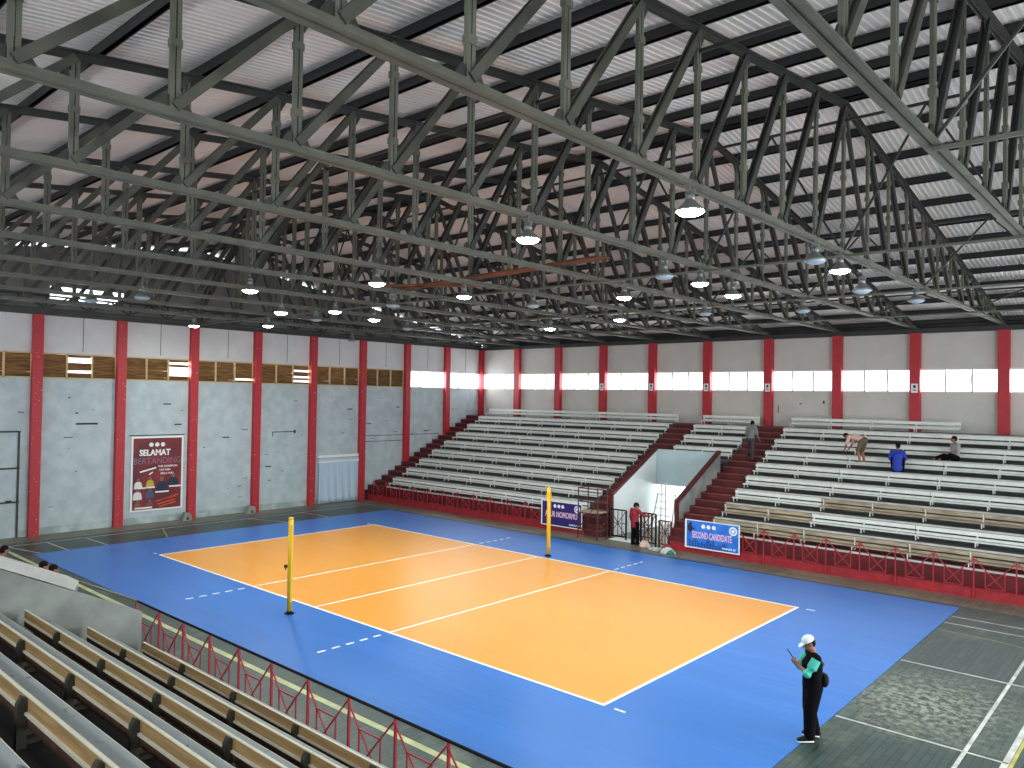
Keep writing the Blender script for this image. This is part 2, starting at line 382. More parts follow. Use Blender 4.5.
OPEN = {(5, 2): (1,), (6, 2): (2, 3, 4, 5, 7), (7, 1): (2, 6, 7), (4, 2): (1, 3, 6), (8, 0): (3,)}
for i in range(11):
    # bay i counted from the far corner
    a, b = PY[i + 1] + .15, PY[i] - .15
    window_left(a, b, 'glass' if i < 2 else i)

# sliding door in left wall
d = MB(); d.box((XL - .12, -12.3, 0), (XL - .06, -6.8, 3.95)); o = struct('door_1', d, [wall_l])
g = MB()
for z in (1.3, 2.55, 3.9): g.box((XL - .06, -12.3, z - .03), (XL - .02, -6.75, z + .03))
for y in (-6.8, -8.6, -10.4): g.box((XL - .06, y - .03, 0), (XL - .01, y + .03, 3.93))
part('door_frame', g, [steel_dark], o)

# ------------------------------------------------------------------ roof trusses
ND = 1.52
ZB = 8.44
def tbar(mb, p, q, w=.05, gap=.016, batten=True):
    # twin angle member in the y-z plane with batten plates
    p = Vector(p); q = Vector(q)
    d = (q - p).normalized(); perp = Vector((0, -d.z, d.y))
    for s_ in (-1, 1):
        off = perp * s_ * (w / 2 + gap / 2)
        mb.bar(p + off, q + off, w if abs(d.z) > .5 else .07, w, 0, up=perp)
    L_ = (q - p).length; n = max(1, int(L_ / .8))
    if batten:
        for k in range(n):
            c = p + (q - p) * ((k + .5) / n); mb.bar(c - d * .045, c + d * .045, .085, w * 2 + gap + .014, 0, up=perp)
def make_truss():
    t = thing('roof_truss', 'x', 'roof truss', (0, 0, 0))
    b = MB()
    for s_ in (-1, 1):
        b.box((s_ * .02, -YF + .05, ZB), (s_ * .10, YF - .05, ZB + .02)); b.box((s_ * .015, -YF + .05, ZB), (s_ * .03, YF - .05, ZB + .11))
    part('bottom_chord', b, [steel], t)
    for sg in (-1, 1):
        b = MB()
        for s_ in (-1, 1):
            b.bar((s_ * .055, 0, zr(0)), (s_ * .055, sg * (YF - .05), zr(sg * YF)), .075, .02); b.bar((s_ * .022, 0, zr(0) - .05), (s_ * .022, sg * (YF - .05), zr(sg * YF) - .05), .012, .1)
        part('top_chord', b, [steel_dark], t)
    n = 11
    for k in range(-n, n + 1):
        y = k * ND
        if abs(k) < n + 1:
            m = MB(); tbar(m, (0, y, ZB + .08), (0, y, zr(y) - .04)); part('vertical_strut', m, [steel], t)
        if abs(k) < n:
            sg = -1 if k <= 0 else 1
            y2 = y + sg * ND
            m = MB(); m.bar((-.04, y, zr(y) - .08), (-.04, y2, ZB + .12), .03, .11, 0); m.bar((.04, y, zr(y) - .08), (.04, y2, ZB + .12), .03, .11, 0); m.bar((0, y, zr(y) - .1), (0, y2, ZB + .14), .10, .03, 0)
            part('diagonal_brace', m, [steel_mid if abs(k) > 3 else steel_dark], t)
            if k == 0:
                m = MB(); m.bar((0, 0, zr(0) - .08), (0, ND, ZB + .12), .07, .10, 0); part('diagonal_brace', m, [steel_dark], t)
        g = MB(); g.prism([(y - .24, ZB + .06), (y + .24, ZB + .06), (y + .12, ZB + .24), (y - .12, ZB + .24)], 'x', -.012, .012); part('gusset_plate', g, [steel_dark], t)
        g = MB(); zt = zr(y) - .02; g.prism([(y - .2, zt - .03), (y + .2, zt - .03), (y + .08, zt - .24), (y - .08, zt - .24)], 'x', -.012, .012); part('gusset_plate', g, [steel_dark], t)
    return t
tr = make_truss()
tr_names = {1: 'steel roof truss nearest the left wall, above the far left corner', }
first = True
for k in range(1, 12):
    lab = 'long steel roof truss landing on the %s far wall pillar from the left' % ordn(k - 1)
    if first: tr.location = (PX[k], 0, 0); tr['label'] = lab; tr['group'] = 'roof trusses across the hall'; first = False
    else: dup(tr, (PX[k], 0, 0), 0, lab, 'roof trusses across the hall')
# gable truss over the left wall
gt = thing('gable_truss', 'low braced steel truss standing on top of the left wall', 'roof truss', (XL + .18, 0, 0))
b = MB(); b.bar((0, -YF + .1, 8.5), (0, YF - .1, 8.5), .08, .08); b.bar((0, -YF + 2, 9.0), (0, YF - 2, 9.0), .06, .06); part('bottom_chord', b, [steel_dark], gt)
for k in range(-11, 11):
    m = MB(); y = k * ND; zt = 9.0
    m.bar((0, y, 8.5), (0, y, 9.02), .05, .05); m.bar((0, y, 8.5), (0, y + ND / 2, 9.0), .05, .05); m.bar((0, y + ND / 2, 9.0), (0, y + ND, 8.5), .05, .05); part('web_brace', m, [steel_dark], gt)
# purlins
for sg, nm in ((-1, 'camera side'), (1, 'far side')):
    for k in range(0, 13):
        y = sg * (k * 1.46 + .12); z = zr(y) + .03
        m = MB(); m.box((XL - .3, y - .025, z + .04), (XR + .3, y + .025, z + .21)); m.box((XL - .3, y - .025, z + .04), (XR + .3, y + .045, z + .055)); m.box((XL - .3, y - .025, z + .2), (XR + .3, y + .045, z + .215))
        solo('roof_purlin', m, [purlin_m], 'black steel purlin under the roof, %s from the ridge on the %s' % (ordn(k), nm), 'purlin', 'roof purlins')
# longitudinal bracing between trusses
for (y, nm) in ((0.0, 'at the ridge'), (-4 * ND, 'in the camera side slope'), (4 * ND, 'in the far side slope'), (8 * ND, 'above the far stand')):
    t = thing('longitudinal_bracing', 'line of thin steel bracing tying the roof trusses together %s' % nm, 'roof bracing', (0, y, 0), 0, 'roof bracing lines')
    b = MB(); xs0 = PX[10] if y < -1 else XL + .1; b.bar((xs0, 0, ZB - .03), (XR - .1, 0, ZB - .03), .05, .05); part('bottom_tie', b, [steel], t)
    b = MB(); b.bar((XL + .1, 0, zr(y) - .35), (XR - .1, 0, zr(y) - .35), .05, .05); part('top_tie', b, [steel_dark], t)
    for k in range(0 if y > -1 else 10, 12):
        m = MB(); xm = (PX[k] + PX[k + 1]) / 2
        m.bar((PX[k], 0, ZB + .05), (xm, 0, zr(y) - .35), .035, .04); m.bar((PX[k + 1], 0, ZB + .05), (xm, 0, zr(y) - .35), .035, .04); part('cross_brace', m, [steel_dark], t)
for (x0_, y0_, x1_, y1_, z_, nm) in ((-1.2, -1.2, 6.95, -1.9, 8.62, 'longer'), (-1.4, -2.5, 2.4, .2, 8.62, 'shorter')):
    m = MB(); m.bar((x0_, y0_, z_), (x1_, y1_, z_), .2, .05); m.bar((x0_, y0_ + .3, z_ + .02), (x1_, y1_ + .25, z_ + .02), .2, .05)
    solo('catwalk_board', m, [rust], '%s rusty brown plank walkway lying on the truss bottom chords' % nm, 'catwalk')

# ------------------------------------------------------------------ lamps
lens_on = emis('lamp_lens_lit', (.93, 1, .97, 1), 40); lens_off = mat('lamp_lens_unlit', rgb(150, 175, 190), .3)
lamp_h = mat('lamp_housing', rgb(120, 124, 122), .4, .4)
def make_lamp():
    t = thing('high_bay_lamp', 'x', 'ceiling lamp')
    b = MB(); b.tube([(0, 0, .38), (0, 0, .30)], [.012, .012], 6); b.box((-.07, -.02, .24), (.07, .02, .31)); part('bracket', b, [lamp_h], t)
    b = MB(); b.tube([(0, 0, .27), (0, 0, .16)], [.055, .075], 14, cap=False); part('ballast_housing', b, [lamp_h], t, True)
    b = MB(); n = 22; vs = []; fs = []
    for (r, z) in ((.07, .16), (.10, .12), (.17, .05), (.21, .0), (.205, .0), (.165, .045), (.095, .11), (.06, .15)):
        for j in range(n): vs.append((r * math.cos(2 * PI * j / n), r * math.sin(2 * PI * j / n), z))
    for i in range(7):
        for j in range(n): k = (j + 1) % n; fs.append((i * n + j, i * n + k, (i + 1) * n + k, (i + 1) * n + j))
    b.add(vs, fs); part('reflector', b, [lamp_h], t, True)
    return t
lamp0 = make_lamp(); used = [False]
disc_on = MB(); disc_on.ell((0, 0, .008), (.185, .185, .07), 20, 8)
me_on = disc_on.mesh('lens', [lens_on]); me_off = disc_on.mesh('lens', [lens_off])
R3 = Matrix((r2, u2, -f)).transposed()
def ray(u, v): return (R3 @ Vector(((u - 512) / foc, (384 - v) / foc, -1)))
def atx(u, v, x):
    d = ray(u, v); t = (x - cx) / d.x; return Vector((cx, cy, cz)) + d * t
LAMPS = [(690, 212, 9, 1, 1), (528, 240, 8, 1, 1), (815, 261, 9, 0, 0), (840, 271, 9, 1, .5), (700, 284, 8, 1, 1), (733, 296, 8, 1, 1), (862, 291, 9, 0, 0), (664, 277, 8, 0, 0),
         (624, 298, 7, 1, .8), (620, 320, 6, 1, .8), (550, 329, 5, 1, .8), (705, 314, 7, 0, 0), (464, 297, 6, 1, .6), (377, 284, 6, 1, 1), (374, 320, 4, 1, 1), (393, 306, 5, 0, 0),
         (407, 329, 4, 0, 0), (335, 312, 5, 1, .8), (316, 320, 4, 0, 0), (281, 313, 4, 1, 1.2), (268, 326, 3, 1, 1.2), (250, 291, 5, 1, .4), (533, 306, 6, 0, 0), (142, 298, 4, 0, 0),
         (803, 311, 8, 0, 0), (916, 301, 9, 0, 0), (352, 341, 2, 0, 0), (194, 326, 2, 1, .4), (91, 301, 3, 0, 0)]
lamp_pos = []
for (u, v, k, on, pw) in LAMPS:
    best = None
    for kk in range(1, 12):
        p = atx(u, v, PX[kk])
        if p.y < -17 or p.y > 17: continue
        e = abs(p.z - 8.02)
        if best is None or e < best[0]: best = (e, kk, p)
    e, kk, p = best; z = min(max(p.z, 7.8), 8.05)
    d = ray(u, v); t = (z - cz) / d.z; p = Vector((cx, cy, cz)) + d * t
    lamp_pos.append((p, kk, on, pw, u))
for i, (p, kk, on, pw, u) in enumerate(lamp_pos):
    st = 'lit' if on else 'unlit'
    near = sorted([(abs(q.y - p.y), j) for j, (q, k2, _, _, _) in enumerate(lamp_pos) if k2 == kk], key=lambda a: a[0])
    same = sorted([q.y for (q, k2, _, _, _) in lamp_pos if k2 == kk]); idx = same.index(p.y)
    lab = '%s hanging lamp, %s from camera side under the truss of the %s far pillar' % (st, ordn(idx), ordn(kk - 1))
    if not used[0]: t = lamp0; t.location = p; t['label'] = lab; t['group'] = 'hanging high bay lamps'; used[0] = True
    else: t = dup(lamp0, p, 0, lab, 'hanging high bay lamps')
    for c in list(t.children):
        if c.name.startswith('lens') or c.type == 'LIGHT': bpy.data.objects.remove(c)
    t['_on'] = on
    # drop rod reaches the chord
    rod = MB(); rod.tube([(0, 0, .3), (0, 0, ZB - p.z + .01)], [.01, .01], 6); rod.bar((0, 0, ZB - p.z - .0), (PX[kk] - p.x, 0, ZB - p.z - .0), .02, .02); part('hanger_rod', rod, [lamp_h], t)
for o in [o for o in bpy.data.objects if o.type == 'EMPTY' and o.name.startswith('high_bay_lamp')]:
    on = o['_on']; del o['_on']
    l = link('lens', me_on if on else me_off, o)
    if on:
        i = [j for j, q in enumerate(lamp_pos) if (q[0] - o.location).length < .001][0]; pw = lamp_pos[i][3]
        ld = bpy.data.lights.new('lamp_light', 'AREA'); ld.shape = 'DISK'; ld.size = .36; ld.energy = 130 * pw; ld.color = (.92, 1, .97)
        lo_ = bpy.data.objects.new('lamp_light', ld); C.objects.link(lo_); lo_.parent = o; lo_.location = (0, 0, -.075)

# ------------------------------------------------------------------ court mat and posts
cm = thing('volleyball_court_mat', 'large blue volleyball court mat with orange playing area and white lines', 'sports mat', (0, 0, 0))
b = MB(); b.box((-11.88, -7.38, .003), (12.12, 7.62, .010)); part('blue_surround', b, [blue_mat], cm)
b = MB(); b.box((-9, -4.5, .010), (9, 4.5, .013)); part('orange_playing_area', b, [orange_mat], cm)
def cl(x0, y0, x1, y1): b = MB(); b.box((x0, y0, .010), (x1, y1, .016)); part('court_line', b, [line_m], cm)
cl(-9, -4.5, 9, -4.43); cl(-9, 4.43, 9, 4.5); cl(-9, -4.43, -8.93, 4.43); cl(8.93, -4.43, 9, 4.43)
for x in (-3, 0, 3): cl(x - .03, -4.43, x + .03, 4.43)
d = MB()
for x in (-3, 3):
    for s_ in (-1, 1):
        for k in range(5): y = 4.72 + k * .37; d.box((x - .03, s_ * y, .010), (x + .03, s_ * (y + .2), .015))
for x in (-9, 9):
    for s_ in (-1, 1):
        sx = 1 if x > 0 else -1; d.box((x + sx * .2, s_ * 4.47 - .025, .010), (x + sx * .42, s_ * 4.47 + .025, .015))
part('dashed_marks', d, [line_m], cm)
def net_post(x, y, lab, sg):
    t = thing('net_post', lab, 'net post', (x, y, .010), 0, 'yellow net posts')
    b = MB(); b.tube([(0, 0, .02), (0, 0, 2.34)], [.062, .062], 14, cap=False); part('pole', b, [yellow], t, True)
    b = MB(); b.tube([(0, 0, 2.34), (0, 0, 2.38)], [.066, .052], 14, cap=False); part('top_cap', b, [yellow], t, True)
    b = MB(); b.tube([(0, 0, 0), (0, 0, .025)], [.12, .12], 16, cap=False); b.tube([(0, 0, .025), (0, 0, .07)], [.07, .065], 16, cap=False); part('base_collar', b, [black], t)
    b = MB(); b.box((.045, -.03, .3), (.075, .03, 2.2)); part('rail', b, [yellow], t)
    if sg:
        b = MB(); b.tube([(-.05, -.02, 1.16), (-.13, -.05, 1.16)], [.03, .045], 10); b.tube([(-.13, -.05, 1.16), (-.13, -.05, 1.08)], [.015, .015], 8); part('winch', b, [post_dk], t)
    else:
        b = MB(); b.box((-.07, -.06, 2.0), (.07, .06, 2.16)); part('pulley_head', b, [yellow], t)
    return t
net_post(.06, -5.23, 'yellow volleyball net post on the blue mat nearest the camera, with a small winch', 1)
net_post(.19, 4.80, 'yellow volleyball net post at the far sideline in front of the purple banner', 0)

# ------------------------------------------------------------------ grandstands
def tz(k): return .75 + .45 * k
def stand(sg, y0, ranges, stairs, name, label, vom, yw=YF - .02):
    # y0 = front edge of terrace 0 ; everything mirrored with sg
    t = thing(name, label, 'grandstand', (0, 0, 0))
    Y = lambda v: sg * v
    for (xa_, xb_, k0) in ranges:
        b = MB()
        for k in range(k0, 9):
            ya, yb = y0 + .9 * k, (y0 + .9 * (k + 1) if k < 8 else yw)
            zb = 0 if (xa_ < VX0 or xa_ > VX1 or sg < 0) else max(0, tz(k) - .7)
            b.box((xa_, Y(ya + (.25 if k == 0 and sg > 0 else 0)), zb), (xb_, Y(yb), tz(k)), 2 if k == 0 else 0)
            b.box((xa_, Y(ya - .02 + (.25 if k == 0 and sg > 0 else 0)), tz(k) - .05), (xb_, Y(ya + .06 + (.25 if k == 0 and sg > 0 else 0)), tz(k) + .004), 1)
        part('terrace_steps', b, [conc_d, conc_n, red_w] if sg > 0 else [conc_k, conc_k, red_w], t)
    for (xa_, xb_, j0) in stairs:
        b = MB()
        for j in range(j0, 17):
            ya = y0 + .45 * j; yb = ya + .45 if j < 16 else yw
            z = .75 + .225 * j; b.box((xa_, Y(ya), 0 if j0 == 0 else z - .5), (xb_, Y(yb), z), 0); b.box((xa_, Y(ya - .015), z - .03), (xb_, Y(ya + .04), z + .003), 1)
        if j0 == 0: b.box((xa_, Y(y0 - .2), 0), (xb_, Y(y0), .5), 0)
        part('staircase', b, [red_d, mat('stair_nosing', rgb(140, 70, 66), .7, 0, .4, 5)], t)
    return t
far = stand(1, 9.25, [(-14.4, -1.7, 0), (-.5, VX1 + .12, 5), (3.7, XR - .02, 0)], [(XL + .01, -14.4, 0), (-1.7, VX0 - .12, 0), (VX0 - .12, -.5, 11), (VX1 + .12, 3.7, 0)], 'grandstand', 'far grandstand of concrete terraces with red stairs rising to the window wall', True)
b = MB()
for (xa_, xb_) in ((XL + .32, VX0 - .9), (VX1 + .2, XR)): b.box((xa_, 9.03, 0), (xb_, 9.2, .30)); b.box((xa_, 9.2, 0), (xb_, 9.5, .1), 1)
part('red_plinth', b, [red_pl, conc_d], far)
# vomitory walls
def vwall(x0_, x1_, sg, y_lo, name, mats, parent, zlo=1.56, yb=14.0):
    b = MB(); zt = lambda y: zlo + (y - y_lo) * (.517 if sg > 0 else .5)
    b.prism([(sg * (y_lo), 0), (sg * yb, 0), (sg * yb, zt(yb)), (sg * y_lo, zt(y_lo))], 'x', x0_, x1_, 0)
    part(name, b, mats, parent)
    c = MB(); c.bar(((x0_ + x1_) / 2, sg * (y_lo - .03), zt(y_lo) + .02), ((x0_ + x1_) / 2, sg * yb, zt(yb) + .02), x1_ - x0_ + .06, .09)
    c.box((x0_ - .02, sg * (y_lo - .05), 0), (x1_ + .02, sg * (y_lo + .02), zt(y_lo) + .03))
    return c
vom_w = mat('entrance_white', rgb(226, 234, 234), .6, 0, .06, 1.5)
c = vwall(VX0 - .12, VX0, 1, 9.75, 'entrance_side_wall', [vom_w], far, 1.62, 13.12); part('red_coping', c, [red_d], far)
c = vwall(VX1, VX1 + .12, 1, 9.75, 'entrance_side_wall', [conc], far, 1.62, 13.12); part('red_coping', c, [red_d], far)
b = MB(); b.box((VX0, 13.02, 1.82), (VX1, 13.12, 3.33)); part('entrance_lintel', b, [mat('lintel_blue_white', rgb(176, 198, 204), .7, 0, .06, 2)], far)
b = MB(); b.box((VX0 - .12, 13.12, 0), (VX0, YF, 2.3)); b.box((VX1, 13.12, 0), (VX1 + .12, YF, 2.3)); b.box((VX0, 13.12, 2.2), (VX1, YF, 2.3)); part('entrance_passage', b, [vom_w], far)
b = MB(); b.box((VX0 - .12, 13.12, 2.9), (VX1 + .12, 13.77, 3.0)); part('entrance_slab', b, [conc_d], far)
b = MB()
for x in (-.22, -.0): b.tube([(x, 12.98, 0), (x, 12.98, 1.9)], [.03, .03], 8)
part('drain_pipe', b, [frame_w], far)

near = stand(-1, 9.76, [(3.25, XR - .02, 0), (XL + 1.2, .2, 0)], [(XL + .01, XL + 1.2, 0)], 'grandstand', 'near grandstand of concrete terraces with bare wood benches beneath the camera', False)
c = vwall(3.05, 3.25, -1, 10.15, 'entrance_side_wall', [conc], near, 1.66, 16.6)
b = MB(); b.bar((3.0, -11.2, 2.29), (3.0, -16.6, 4.95), .5, .15); part('pale_coping', b, [conc_n], near)
b = MB(); b.tube([(3.12, -11.1, 2.31), (3.12, -10.2, 1.84), (3.12, -10.2, 1.6)], [.02] * 3, 8); part('handrail', b, [steel], near)
b = MB(); b.box((.2, -14, 0), (.4, -10.2, 1.7)); b.box((.2, -14.3, 0), (3.2, -14.1, 3.9)); part('entrance_side_wall', b, [conc], near)

# benches
def make_bench(L_, nlegs, mats, facing, end, style):
    # local: x along length 0..L, front towards -y, origin at terrace floor below the back
    sm, bm, am, lm = mats
    t = thing('bench', 'x', 'bench')
    fr_ = -.38 if style == 'near' else -.31
    b = MB(); b.box((0, fr_, .135), (L_ - .015, fr_ + .18, .17), 0)
    if style == 'near': b.box((0, fr_ - .005, .135), (L_ - .015, fr_, .172), 1)
    part('seat', b, [sm, pale_e], t)
    if style == 'near':
        b = MB(); b.box((0, -.012, .165), (L_ - .015, .0, .272), 0); b.box((0, -.026, .270), (L_ - .015, .022, .292), 1); part('lower_back_board', b, [am, pale_e], t)
        b = MB(); b.box((0, -.022, .295), (L_ - .015, 0, .412), 0); b.box((0, -.026, .412), (L_ - .015, .004, .422), 1)
    else:
        b = MB(); b.box((0, -.022, .165), (L_ - .015, .0, .245), 0); part('lower_back_board', b, [bm], t)
        b = MB(); b.box((0, -.022, .295), (L_ - .015, 0, .418), 0)
    part('backrest', b, [bm, pale_e], t)
    for k in range(nlegs):
        x = .06 + k * (L_ - (.12 if end else 0)) / (nlegs - (1 if end else 0)) if nlegs > 1 else .06
        m = MB()
        if style == 'near':
            m.prism([(0.0, 0), (.075, 0), (.075, .36), (.04, .425), (0, .40)], 'x', x - .032, x + .032); m.box((x - .03, -.36, 0), (x + .03, -.30, .10)); m.box((x + .03, -.3, .0), (x + .045, -.02, .04))
        else:
            m.box((x - .02, .0, 0), (x + .02, .03, .40)); m.box((x - .015, -.29, 0), (x + .015, -.27, .10)); m.box((x - .012, -.03, .165), (x + .012, -.024, .41))
        m.box((x - .02, -.29, .10), (x + .02, .0, .133))
        part('leg', m, [lm], t)
    return t
protos = {}
def bench(key, L_, nlegs, mats, facing, end, style, loc, rz, label, group):
    k = (key, round(L_, 3), nlegs, end)
    if k not in protos:
        t = make_bench(L_, nlegs, mats, facing, end, style); protos[k] = t
        t.location = loc; t.rotation_euler = (0, 0, rz); t['label'] = label; t['group'] = group
    else: dup(protos[k], loc, rz, label, group)
WM = (white_b, white_b, white_b, white_b); WO = (wood_old, wood_old, wood_old, white_b)
NM = (grey_b, wood_b, wood_dk, post_dk)
for k in range(9):
    yb = 9.92 + .9 * k
    rowname = '%s row from bottom' % ordn(k)
    n = 4; L_ = 12.6 / n
    for j in range(n):
        o = (k, j) in ((1, 3), (6, 1))
        bench('w', L_, 2 + (j == n - 1), WM, 0, j == n - 1, 'far', (-14.35 + j * L_, yb, tz(k)), 0, 'white bench in the far left block, %s, %s from left' % (rowname, ordn(j)), 'white benches of the far left block')
    if k >= 5:
        bench('w', 2.8, 3, WM, 0, True, 'far', (-.47, yb, tz(k)), 0, 'short white bench above the far entrance, %s' % rowname, 'short benches above the entrance')
    n = 5; L_ = 3.25
    for j in range(n):
        if k == 8 and j >= 2: continue
        o = (k == 0 and j <= 1) or (k == 1 and j == 0) or (k == 2 and j in (1, 2)) or (k == 0 and j == 2)
        x0_ = 3.75 + j * L_
        bench('o' if o else 'w', L_, 2, WO if o else WM, 0, False, 'far', (x0_, yb, tz(k)), 0, '%s bench in the far right block, %s, %s from stairs' % ('worn wooden' if o else 'white', rowname, ordn(j)), 'benches of the far right block')
for k in range(7):
    yb = -10.17 - .9 * k
    n = 5 if k < 6 else 4; L_ = 3.2
    for j in range(n):
        # local front (-y) must face +y : rotate by pi, so unit runs towards -x
        x1_ = 3.35 + (j + 1) * L_
        if j == 4 and k > 3 and False: continue
        bench('n', L_, 2, NM, 0, False, 'near', (x1_, yb, tz(k)), PI, 'wooden bench in the near stand, %s row from railing, %s from concrete wall' % (ordn(k), ordn(j)), 'wooden benches of the near stand')
for j in range(2):
    bench('n', 3.2, 2, NM, 0, False, 'near', (.1 - j * 3.2, -10.17, tz(0)), PI, 'bench behind the near concrete wall where two people sit' if j == 0 else 'bench behind the near concrete wall, nearer the left wall', 'benches behind the near wall')

# railings
def railing(name, xs, y, zb, zt, label, sg, topbar, long_posts=True):
    t = thing(name, label, 'railing', (xs[0], y, 0))
    X0 = xs[0]
    for i, x in enumerate(xs):
        m = MB(); lo = 0.0 if (i % 2 == 0 and long_posts) else zb
        yo = -sg * .03
        m.bar((x - X0, yo, lo), (x - X0, yo, zt + .03), .034, .034)
        if sg > 0: m.tube([(x - X0 - .1, yo, zt - .06), (x - X0 - .06, yo, zt + .01), (x - X0, yo, zt + .04), (x - X0 + .06, yo, zt + .01), (x - X0 + .1, yo, zt - .06)], [.01] * 5, 6)
        part('post', m, [rail_m], t)
    for i in range(len(xs) - 1):
        a, b_ = xs[i] - X0, xs[i + 1] - X0; w = b_ - a; s1, s2 = a + .27 * w, a + .73 * w; hz = zt - (zt - zb) * .36
        m = MB(); r = .024 if sg > 0 else .019
        m.bar((a, 0, zt), (s2, 0, zb + .04), r, r); m.bar((b_, 0, zt), (s1, 0, zb + .04), r, r)
        m.bar((s1, 0, zb), (s1, 0, hz), r, r); m.bar((s2, 0, zb), (s2, 0, hz), r, r)
        if sg < 0: m.bar((s1, 0, hz), (s2, 0, hz), r, r)
        m.bar((s1, 0, zb + .04), (s2, 0, zb + .04), r, r)
        part('lattice_panel', m, [rail_m], t)
    if topbar:
        m = MB(); m.tube([(-.3, .03, zt + .05), (xs[-1] - X0 + .3, .03, zt + .05)], [.022, .022], 8); part('top_pipe', m, [black], t)
    return t
xsr = [5.05 + 1.02 * i for i in range(15)]
railing('railing', [4.03] + xsr, 9.0, .3, 1.14, 'red lattice railing in front of the far stand right block', 1, False)
railing('railing', [-14.75 + 1.03 * i for i in range(13)], 9.0, .3, 1.0, 'red lattice railing in front of the far stand left block', 1, False)
railing('railing', [.33 + 1.045 * i for i in range(19)], -9.05, .12, 1.03, 'red lattice railing with a black top pipe in front of the near stand', -1, True)
b = MB(); b.box((XL, -9.4, 0), (XR, -9.0, .12)); solo('kerb', b, [conc], 'low concrete kerb under the near red railing', 'kerb')

# ------------------------------------------------------------------ banners and poster
def banner(x0, x1, z0, z1, y, name, label, base, title, textcol, extra):
    t = thing(name, label, 'banner', ((x0 + x1) / 2, y, z0)); w = (x1 - x0); h = z1 - z0
    b = MB(); b.box((-w / 2, 0, 0), (w / 2, .015, h)); part('border_sheet', b, [white_p], t)
    b = MB(); b.box((-w / 2 + .07, -.004, .04), (w / 2 - .04, 0, h - .03)); part('printed_field', b, [base], t)
    b = MB()
    for k in range(3): b.disc((-.32 + k * .2, -.004, h - .2), .075, (0, -1, 0), 16, t=.004)
    part('small_logos', b, [white_p], t)
    b = MB(); b.disc((w / 2 - .24, -.004, h - .23), .15, (0, -1, 0), 24, 0); b.disc((w / 2 - .24, -.008, h - .23), .1, (0, -1, 0), 20, 1, .003); b.disc((w / 2 - .24, -.011, h - .23), .06, (0, -1, 0), 16, 0, .003); part('round_emblem', b, [white_p, mat('emblem_blue', rgb(110, 150, 215), .5)], t)
    text_mesh('banner_lettering', title, .32, textcol, t, (0.0, -.008, h * .47), (PI / 2, 0, 0), .008, .62 * 12 / max(12, len(title)) * 1.02)
    text_mesh('banner_lettering', extra, .09, white_p, t, (w / 2 - .38, -.008, .13), (PI / 2, 0, 0), .002)
    return t, w, h
pink = mat('banner_pink', rgb(232, 190, 220), .5)
t, w, h = banner(3.16, 5.24, .2, 1.2, 8.93, 'banner', 'light blue printed banner with white border tied to the railing beside the right stairs', mat('banner_blue', rgb(52, 132, 226), .4, 0, 0, 4, col2=rgb(40, 110, 205)), 'SECOND CANDIDATE', pink, 'SUPPORT BY')
b = MB()
for i in range(26):
    x = -w / 2 + .18 + i * .058; hh = random.uniform(.1, .26); b.box((x, -.006, .05), (x + .03, -.004, .05 + hh))
    b.disc((x + .015, -.006, .06 + hh), .022, (0, -1, 0), 8, t=.002)
part('crowd_silhouette', b, [mat('banner_navy', rgb(24, 52, 120), .5)], t)
b = MB(); b.ell((-w / 2 + .2, -.006, h - .28), (.09, .002, .16)); b.ell((-w / 2 + .24, -.006, h - .12), (.035, .002, .045)); b.bar((-w / 2 + .2, -.006, h - .2), (-w / 2 + .36, -.006, h - .34), .002, .06); part('player_silhouette', b, [mat('banner_dark', rgb(40, 30, 50), .5)], t)
banner(-3.53, -1.42, .2, 1.22, 8.93, 'banner', 'dark purple printed banner with round white emblem behind the far net post', mat('banner_purple', rgb(48, 32, 104), .4), 'ATUR NOMORMU', pink, 'SUPPORT BY')
# poster
PYc = -1.73
po = thing('poster', 'tall dark red welcome poster with portraits hung on the left wall', 'poster', (XL + .02, PYc, .55))
RX = (PI / 2, 0, PI / 2)
b = MB(); b.box((0, -1.08, -.04), (.02, 1.08, 3.05)); part('backing_sheet', b, [white_p], po)
b = MB(); b.box((.02, -1.0, .03), (.03, 1.0, 2.97)); part('printed_field', b, [mat('poster_red', rgb(140, 34, 38), .45, 0, 0, 1.2, col2=rgb(92, 24, 34))], po)
text_mesh('poster_lettering', 'SELAMAT', .34, white_p, po, (.034, -.12, 2.36), RX, .012, .9)
text_mesh('poster_lettering', 'BERTANDING', .37, mat('poster_grey', rgb(128, 104, 120), .5), po, (.034, 0, 2.02), RX, .0, .86)
text_mesh('poster_lettering', 'THE CHAMPION', .11, white_p, po, (.034, .42, 1.78), RX, .002)
text_mesh('poster_lettering', 'CUP 2024', .11, white_p, po, (.034, .3, 1.63), RX, .002)
text_mesh('poster_lettering', 'BOLA VOLI', .11, white_p, po, (.034, .4, 1.48), RX, .002)
b = MB()
for k in range(3): b.disc((.03, -.28 + k * .24, 2.7), .09, (1, 0, 0), 16, t=.004)
part('small_logos', b, [white_p], po)
for (y, z, s_, c_) in ((-.78, 1.05, 1, (232, 225, 215)), (-.3, 1.1, 1, (190, 170, 50)), (-.8, .62, 1.1, (222, 220, 222)), (-.3, .65, 1, (60, 84, 120)), (.18, .98, 1.35, (28, 40, 62)), (.66, 1.12, 1.35, (30, 44, 56)), (-.8, .22, .8, (120, 90, 70)), (-.3, .22, .8, (110, 80, 66))):
    q = MB(); q.ell((.034, y, z), (.004, .15 * s_, .15 * s_)); q.box((.03, y - .16 * s_, z - .16 * s_), (.036, y + .16 * s_, z - .02)); 
    o_ = part('portrait', q, [mat('portrait_cloth', rgb(*c_), .6)], po)
    q = MB(); q.ell((.036, y, z + .2 * s_), (.004, .058 * s_, .075 * s_)); part('portrait_head', q, [mat('portrait_skin', rgb(128, 92, 80), .6)], o_)
b = MB()
